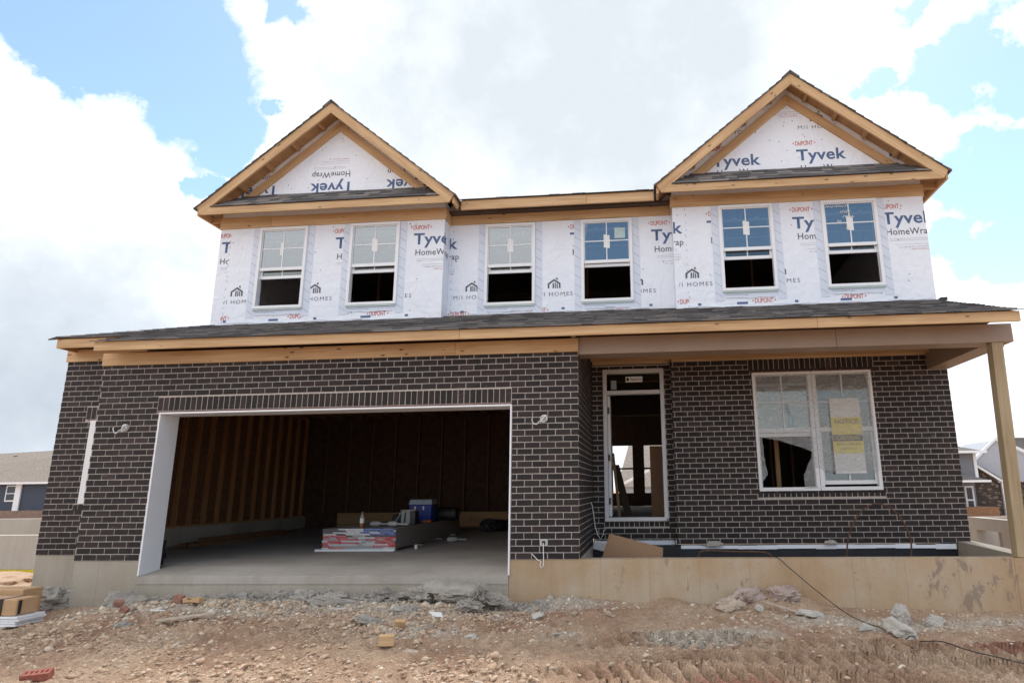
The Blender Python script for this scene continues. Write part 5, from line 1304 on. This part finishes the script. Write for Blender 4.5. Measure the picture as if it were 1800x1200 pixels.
rock('tarp_bundle', 'dark rolled bundle on the floor at the back right of the garage', 'tarp bundle', -3.3, 14.6, (.42, .26, .20), (0, 0, .2), 'blackpl', 91); bpy.data.objects['tarp_bundle'].location = (-3.35, 14.6, .08)
# hall contents seen through the front door
thing_box('leaning_door_slab', 'brown wrapped door slab standing on edge inside the front doorway', 'door slab', .22, 11.9, (.30, .05, 1.25), (0, 0, .0), 'cardboard', z=.36)
m = MB(); m.hexa([(-.42, 12.0, .37), (-.28, 12.0, .37), (-.28, 12.05, .37), (-.42, 12.05, .37), (-.66, 12.4, 1.3), (-.52, 12.4, 1.3), (-.52, 12.45, 1.3), (-.66, 12.45, 1.3)]); tag(m.build('leaning_board', M['dark_in'], None), 'dark board leaning to the left inside the hall', 'board')
m = MB(); m.hexa([(-.52, 11.6, .37), (-.47, 11.6, .37), (-.47, 11.65, .37), (-.52, 11.65, .37), (-.64, 12.0, 1.5), (-.59, 12.0, 1.5), (-.59, 12.05, 1.5), (-.64, 12.05, 1.5)]); tag(m.build('leaning_board', M['wood_plain'], None), 'narrow pale board leaning beside the dark one inside the hall', 'board')

# ------------------------------------------------------------------ neighbouring lots
def conc_wall(name, label, boxes, mat='far_conc'):
    m = MB()
    for b in boxes: m.box(*b)
    return tag(m.build(name, M[mat], None), label, 'foundation')
fw = empty('foundation_wall', (-14, 13, -1)); tag(fw, 'nearer bare concrete foundation wall on the left lot, with a yellow base', 'foundation')
onebox('concrete_face', M['far_conc'], fw, -26, -11.5, 13.0, 13.25, -.655, .035); onebox('yellow_base', M['yellow'], fw, -26, -11.5, 12.97, 13.25, -1.1, -.66)
conc_wall('foundation_wall', 'farther bare concrete foundation wall on the left lot', [(-30, -12, 16.0, 16.25, -1.2, .265)])
m = MB(); m.box(8.55, 8.8, 12.0, 16.9, -1.2, .0); m.box(8.55, 8.8, 16.9, 18.1, -.30, .0); m.box(8.55, 8.8, 18.1, 18.55, -1.2, .0); m.box(8.55, 8.8, 16.9, 18.1, -1.2, -.75)
m.box(8.8, 16, 18.3, 18.55, -1.2, .0); m.box(8.78, 9.0, 16.9, 17.5, -1.2, -.3)
tag(m.build('foundation_wall', M['far_conc'], None), 'bare concrete foundation with a window opening on the right lot', 'foundation')
# ledge of soil beyond the left corner
rock('soil_heap', 'brown soil heap in front of the yellow-based foundation', 'soil heap', -11.2, 10.6, (1.6, .8, .22), (0, 0, .1), 'dirtclod', 61, .1)

def hpart(o, name, mat, *boxes):
    m = MB()
    for b in boxes: m.box(*b)
    return m.build(name, M[mat], o)
h1 = empty('neighbour_house', (-54, 52, -1.2)); tag(h1, 'dark blue sided house with brown-grey roof on the left', 'house')
hpart(h1, 'siding_wall', 'blue_siding', (-66, -42, 50, 60, -.32, 1.95)); hpart(h1, 'brick_base', 'far_brick', (-66.05, -41.95, 49.95, 60, -1.4, -.325))
m = MB(); m.hexa([(-67, 49.5, 1.93), (-41, 49.5, 1.93), (-41, 61, 1.93), (-67, 61, 1.93), (-60, 53.5, 4.55), (-46, 53.8, 5.1), (-46, 57, 5.1), (-60, 57, 4.55)]); rf = m.build('roof', M['far_roof'], h1)
for x in (-56.4, -51.3): onebox('roof_vent', M['far_stone'], rf, x, x + .35, 52.9, 53.2, 4.05, 4.35)
hpart(h1, 'gutter', 'vinyl', (-67, -41, 49.38, 49.5, 1.80, 1.96))
hpart(h1, 'downspout', 'vinyl', (-52.45, -51.95, 49.86, 49.98, -.35, 1.80)); 
w_ = hpart(h1, 'window', 'vinyl', (-53.1, -52.0 - .1, 49.93, 49.99, .40, 1.72)); h1w = w_
hpart(w_, 'pane', 'far_glass', (-52.98, -52.22, 49.90, 49.928, .52, 1.02), (-52.98, -52.22, 49.90, 49.928, 1.10, 1.62)); w_.location.x -= .25
w2 = hpart(h1, 'window', 'vinyl', (-47.0, -45.9, 49.93, 49.99, .40, 1.72)); hpart(w2, 'pane', 'far_glass', (-46.88, -46.02, 49.90, 49.928, .52, 1.02), (-46.88, -46.02, 49.90, 49.928, 1.10, 1.62))
h2 = empty('neighbour_house', (17, 42, -1.2)); tag(h2, 'grey sided two-storey house with low porch roof just right of the brick corner', 'house')
Yh = 40.0
hpart(h2, 'siding_wall', 'grey_siding', (11, 19.25, Yh, Yh + 8, 1.05, 2.72)); hpart(h2, 'corner_trim', 'vinyl', (19.255, 19.42, Yh - .05, Yh + .1, 1.05, 2.72))
m = MB(); m.hexa([(10.5, Yh - .5, 2.72), (19.75, Yh - .5, 2.72), (19.75, Yh + 8.5, 2.72), (10.5, Yh + 8.5, 2.72), (10.5, Yh + 4, 4.3), (15.2, Yh + 4, 4.3), (15.2, Yh + 4.2, 4.3), (10.5, Yh + 4.2, 4.3)]); m.build('roof', M['far_roof2'], h2)
hpart(h2, 'gutter', 'vinyl', (10.5, 19.8, Yh - .62, Yh - .5, 2.62, 2.76), (10.5, 19.3, Yh - 1.62, Yh - 1.5, .95, 1.07))
m = MB(); m.hexa([(11, Yh - 1.5, 1.05), (19.3, Yh - 1.5, 1.05), (19.3, Yh, 1.05), (11, Yh, 1.05), (11, Yh - 1.4, 1.09), (18.9, Yh - 1.4, 1.09), (18.0, Yh, 1.6), (11, Yh, 1.6)]); m.build('porch_roof', M['far_roof2'], h2)
hpart(h2, 'lower_wall', 'grey_siding', (11, 19.2, Yh + .1, Yh + 8, -1.4, 1.04))
for x in (17.85, 18.55):
    w_ = hpart(h2, 'window', 'vinyl', (x, x + .5, Yh + .0, Yh + .09, -.85, .75)); hpart(w_, 'pane', 'far_glass', (x + .1, x + .4, Yh - .02, Yh - .002, -.75, -.1), (x + .1, x + .4, Yh - .02, Yh - .002, 0, .65))
hpart(h2, 'deck', 'fence_wood', (17.5, 19.5, Yh - 1.6, Yh - .05, -1.4, -.42))
h3 = empty('neighbour_house', (22, 44, -1.2)); tag(h3, 'dark stone house with pale grey gable behind the porch post', 'house')
m = MB(); m.prism([(19.4, Yh + 1, -1.4), (21.0, Yh + 1, -1.4), (21.0, Yh + 1, .95), (19.4, Yh + 1, 2.05)], (0, 6, 0)); m.box(21.0, 34, Yh + 2.5, Yh + 8, -1.4, .95); m.build('stone_wall', M['far_stone'], h3)
m = MB(); m.prism([(19.3, Yh + .7, 2.15), (21.1, Yh + .7, .92), (21.1, Yh + .7, 1.06), (19.3, Yh + .7, 2.30)], (0, .14, 0)); m.box(20.95, 22.0, Yh + .85, Yh + 1.0, .92, 1.10); m.box(21.08, 21.18, Yh + .8, Yh + .95, -1.4, .92); m.build('downspout', M['vinyl'], h3)
m = MB(); m.hexa([(19.35, Yh + .85, 2.26), (21.1, Yh + .85, 1.03), (22.4, Yh + 3, 1.10), (20.0, Yh + 3, 2.70), (19.35, Yh + .85, 2.32), (21.1, Yh + .85, 1.09), (22.4, Yh + 3, 1.16), (20.0, Yh + 3, 2.78)]); m.build('wing_roof', M['far_roof2'], h3)
m = MB(); m.prism([(20.55, Yh + 2.2, .96), (26.0, Yh + 2.2, .96), (26, Yh + 2.2, 1.3), (21.8, Yh + 2.2, 3.5), (20.2, Yh + 2.2, 2.0)], (0, 4, 0)); m.build('gable_wall', M['pale_siding'], h3)
m = MB(); m.prism([(20.0, Yh + 2.05, 1.95), (21.8, Yh + 2.05, 3.52), (26.2, Yh + 2.05, 1.2), (26.2, Yh + 2.05, 1.38), (21.8, Yh + 2.05, 3.70), (20.0, Yh + 2.05, 2.12)], (0, .16, 0)); m.build('gable_trim', M['vinyl'], h3)
m = MB(); m.hexa([(21.8, Yh + 2.1, 3.55), (26.3, Yh + 2.1, 1.24), (36, Yh + 6, 1.24), (36, Yh + 6.5, 3.6), (21.8, Yh + 2.1, 3.66), (26.3, Yh + 2.1, 1.36), (36, Yh + 6, 1.36), (36, Yh + 6.5, 3.75)]); m.build('roof', M['far_roof2'], h3)
m = MB(); m.prism([(18.3, Yh + 6, 1.6), (20.3, Yh + 6, 1.6), (20.3, Yh + 6, 3.3), (19.9, Yh + 6, 3.3)], (0, .2, 0)); m.build('rear_roof', M['far_roof2'], h3)
h4 = empty('neighbour_house', (1, 46, -1.2)); tag(h4, 'house with grey roof seen through the open front door', 'house')
hpart(h4, 'siding_wall', 'pale_siding', (-1.7, 12, 46, 54, -1.4, 1.0)); m = MB(); m.hexa([(-2.1, 45.6, .95), (12, 45.6, .95), (12, 56, .95), (-2.1, 56, .95), (-1.3, 50, 4.2), (12, 50, 4.2), (12, 50.3, 4.2), (-1.3, 50.3, 4.2)]); m.build('roof', M['far_roof'], h4)
m = MB(); m.prism([(-2.2, 45.5, .8), (.2, 45.5, 2.0), (.2, 45.5, 2.2), (-2.2, 45.5, 1.0)], (0, .1, 0)); m.build('gable_trim', M['vinyl'], h4)
hpart(h4, 'roof_vent', 'far_stone', (-.6, -.35, 47.2, 47.5, 2.2, 2.6))

# ================================================================== SKY AND LIGHT
SUN_EL, SUN_AZ = R(60), R(8)     # sun behind the house, a little to the right; azimuth from +Y towards +X
world = bpy.data.worlds.new('World'); scene.world = world; world.use_nodes = True
nt = world.node_tree; nt.nodes.clear()
out = nt.nodes.new('ShaderNodeOutputWorld'); bg = nt.nodes.new('ShaderNodeBackground'); bg.inputs['Strength'].default_value = .1
nt.links.new(bg.outputs[0], out.inputs[0])
sky = nt.nodes.new('ShaderNodeTexSky'); sky.sky_type = 'NISHITA'; sky.sun_disc = False; sky.sun_elevation = SUN_EL; sky.sun_rotation = SUN_AZ; sky.ozone_density = 2.0; sky.air_density = 1.0; sky.dust_density = .6
tc = nt.nodes.new('ShaderNodeTexCoord'); dv = tc.outputs['Generated']
def blobs(lst, warp):
    cur = None
    for (x, y, z, r) in lst:
        d = nt.nodes.new('ShaderNodeVectorMath'); d.operation = 'DISTANCE'; nt.links.new(warp, d.inputs[0]); d.inputs[1].default_value = (x, y, z)
        m = nt.nodes.new('ShaderNodeMath'); m.operation = 'MULTIPLY_ADD'; nt.links.new(d.outputs['Value'], m.inputs[0]); m.inputs[1].default_value = -1 / r; m.inputs[2].default_value = 1.0
        if cur is None: cur = m.outputs[0]
        else:
            mx = nt.nodes.new('ShaderNodeMath'); mx.operation = 'SMOOTH_MAX'; mx.inputs[2].default_value = .25; nt.links.new(cur, mx.inputs[0]); nt.links.new(m.outputs[0], mx.inputs[1]); cur = mx.outputs[0]
    return cur
HOLES = [(-0.590,0.598,0.543,0.109),(-0.636,0.596,0.491,0.057),(-0.574,0.652,0.495,0.087),(-0.545,0.701,0.460,0.057),(-0.646,0.558,0.521,0.067),(-0.545,0.632,0.551,0.079),(-0.544,0.724,0.424,0.022),(-0.441,0.665,0.602,0.030),(-0.448,0.656,0.608,0.023),(-0.495,0.706,0.506,0.020),(-0.573,0.720,0.391,0.018),(0.434,0.729,0.530,0.052),(0.470,0.733,0.491,0.051),(0.417,0.761,0.498,0.045),(0.390,0.754,0.528,0.038),(0.352,0.729,0.587,0.023),(0.335,0.775,0.535,0.025),(0.317,0.790,0.525,0.020),(0.464,0.778,0.424,0.043),(0.434,0.816,0.382,0.064),(0.482,0.815,0.323,0.070),(0.413,0.851,0.325,0.039),(0.441,0.784,0.437,0.028),(0.488,0.783,0.386,0.051),(0.432,0.851,0.300,0.038),
         (0.420,-0.840,0.340,0.380), (0.150,-0.900,0.420,0.160), (0.800,-0.400,0.500,0.350), (-.03, -.92, .38, .11)]
GREYS = [(-.77,.74,.16,.20),(-0.051,0.791,0.609,0.30),(-0.223,0.752,0.620,0.20),(0.093,0.781,0.617,0.19),(-0.139,0.830,0.540,0.17),(-0.314,0.711,0.630,0.09),(-.1, .4, .9, .5)]
def wnoise(scale, detail, rough=.6):
    n = nt.nodes.new('ShaderNodeTexNoise'); n.inputs['Scale'].default_value = scale; n.inputs['Detail'].default_value = detail; n.inputs['Roughness'].default_value = rough
    nt.links.new(dv, n.inputs['Vector']); return n
nz = wnoise(9, 10, .62); nf = wnoise(5, 6, .55)
w1 = wnoise(5.5, 8, .6)
def centred(n, amp):
    s_ = nt.nodes.new('ShaderNodeVectorMath'); s_.operation = 'SUBTRACT'; nt.links.new(n.outputs[1], s_.inputs[0]); s_.inputs[1].default_value = (.5, .5, .5)
    c_ = nt.nodes.new('ShaderNodeVectorMath'); c_.operation = 'SCALE'; nt.links.new(s_.outputs[0], c_.inputs[0]); c_.inputs['Scale'].default_value = amp; return c_.outputs[0]
w2 = wnoise(26, 8, .65)
wa = nt.nodes.new('ShaderNodeVectorMath'); wa.operation = 'ADD'; nt.links.new(dv, wa.inputs[0]); nt.links.new(centred(w1, .13), wa.inputs[1])
wb = nt.nodes.new('ShaderNodeVectorMath'); wb.operation = 'ADD'; nt.links.new(wa.outputs[0], wb.inputs[0]); nt.links.new(centred(w2, .055), wb.inputs[1])
hole = blobs(HOLES, wb.outputs[0])
a = nt.nodes.new('ShaderNodeMath'); a.operation = 'MULTIPLY_ADD'; nt.links.new(nz.outputs[0], a.inputs[0]); a.inputs[1].default_value = 2.1; a.inputs[2].default_value = -1.05
s = nt.nodes.new('ShaderNodeMath'); s.operation = 'ADD'; nt.links.new(hole, s.inputs[0]); nt.links.new(a.outputs[0], s.inputs[1])
blue_fac = ramp(nt, s.outputs[0], [(-.05, 0.0), (.30, 1.0)])
wc = nt.nodes.new('ShaderNodeVectorMath'); wc.operation = 'ADD'; nt.links.new(dv, wc.inputs[0]); nt.links.new(centred(w1, .30), wc.inputs[1])
gr = blobs(GREYS, wc.outputs[0])
a2 = nt.nodes.new('ShaderNodeMath'); a2.operation = 'MULTIPLY_ADD'; nt.links.new(nf.outputs[0], a2.inputs[0]); a2.inputs[1].default_value = 1.3; nt.links.new(gr, a2.inputs[2])
a3 = nt.nodes.new('ShaderNodeMath'); a3.operation = 'MULTIPLY_ADD'; nt.links.new(a2.outputs[0], a3.inputs[0]); a3.inputs[1].default_value = .5; a3.inputs[2].default_value = -.05
a4 = nt.nodes.new('ShaderNodeMath'); a4.operation = 'MULTIPLY_ADD'; nt.links.new(nz.outputs[0], a4.inputs[0]); a4.inputs[1].default_value = .75; nt.links.new(a3.outputs[0], a4.inputs[2])
a5 = nt.nodes.new('ShaderNodeMath'); a5.operation = 'ADD'; nt.links.new(a4.outputs[0], a5.inputs[0]); a5.inputs[1].default_value = -.16
cloud = ramp(nt, a5.outputs[0], [(.0, (1, 1, 1)), (.30, (.80, .82, .85)), (.58, (.60, .64, .68)), (.85, (.50, .54, .58))])
cl = nt.nodes.new('ShaderNodeVectorMath'); cl.operation = 'SCALE'; nt.links.new(cloud, cl.inputs[0]); cl.inputs['Scale'].default_value = 9.4
sk = nt.nodes.new('ShaderNodeVectorMath'); sk.operation = 'MULTIPLY'; nt.links.new(sky.outputs[0], sk.inputs[0]); sk.inputs[1].default_value = (1.50, 1.52, 1.38)
sz_ = nt.nodes.new('ShaderNodeSeparateXYZ'); nt.links.new(dv, sz_.inputs[0])
hz = ramp(nt, sz_.outputs[2], [(0, (.74, .77, .81)), (.14, (.78, .81, .85)), (.38, (1, 1, 1))])
clh = nt.nodes.new('ShaderNodeVectorMath'); clh.operation = 'MULTIPLY'; nt.links.new(cl.outputs[0], clh.inputs[0]); nt.links.new(hz, clh.inputs[1])
fin = mixc(nt, blue_fac, clh.outputs[0], sk.outputs[0])
nt.links.new(fin, bg.inputs['Color'])
sl_ = bpy.data.lights.new('sun', 'SUN'); sl_.energy = 1.9; sl_.angle = R(10); sl_.color = (1.0, .95, .88)
so = bpy.data.objects.new('sun', sl_); COL.objects.link(so)
sd = Vector((math.sin(SUN_AZ) * math.cos(SUN_EL), math.cos(SUN_AZ) * math.cos(SUN_EL), math.sin(SUN_EL)))
so.rotation_euler = sd.to_track_quat('Z', 'Y').to_euler()

# ================================================================== CAMERA
cam = bpy.data.cameras.new('camera'); co = bpy.data.objects.new('camera', cam); COL.objects.link(co); scene.camera = co
cam.sensor_width = 36; cam.sensor_fit = 'HORIZONTAL'; cam.lens = 36 * 1116.56 / 1800
cam.shift_x = -(1035.9 - 900) / 1800; cam.shift_y = (605.27 - 600) / 1800; cam.clip_start = .05; cam.clip_end = 2000
r_, u_, f_ = Vector((0.99601854, 0.08831483, -0.01214761)), Vector((0.03133405, -0.2192539, 0.97516455)), Vector((-0.08345808, 0.9716626, 0.22114821))
co.matrix_world = Matrix(((r_.x, u_.x, -f_.x, 0), (r_.y, u_.y, -f_.y, 0), (r_.z, u_.z, -f_.z, .85876), (0, 0, 0, 1)))
vs = scene.view_settings; vs.view_transform = 'Standard'; vs.look = 'None'; vs.gamma = 1; vs.exposure = 0.78; vs.use_curve_mapping = False
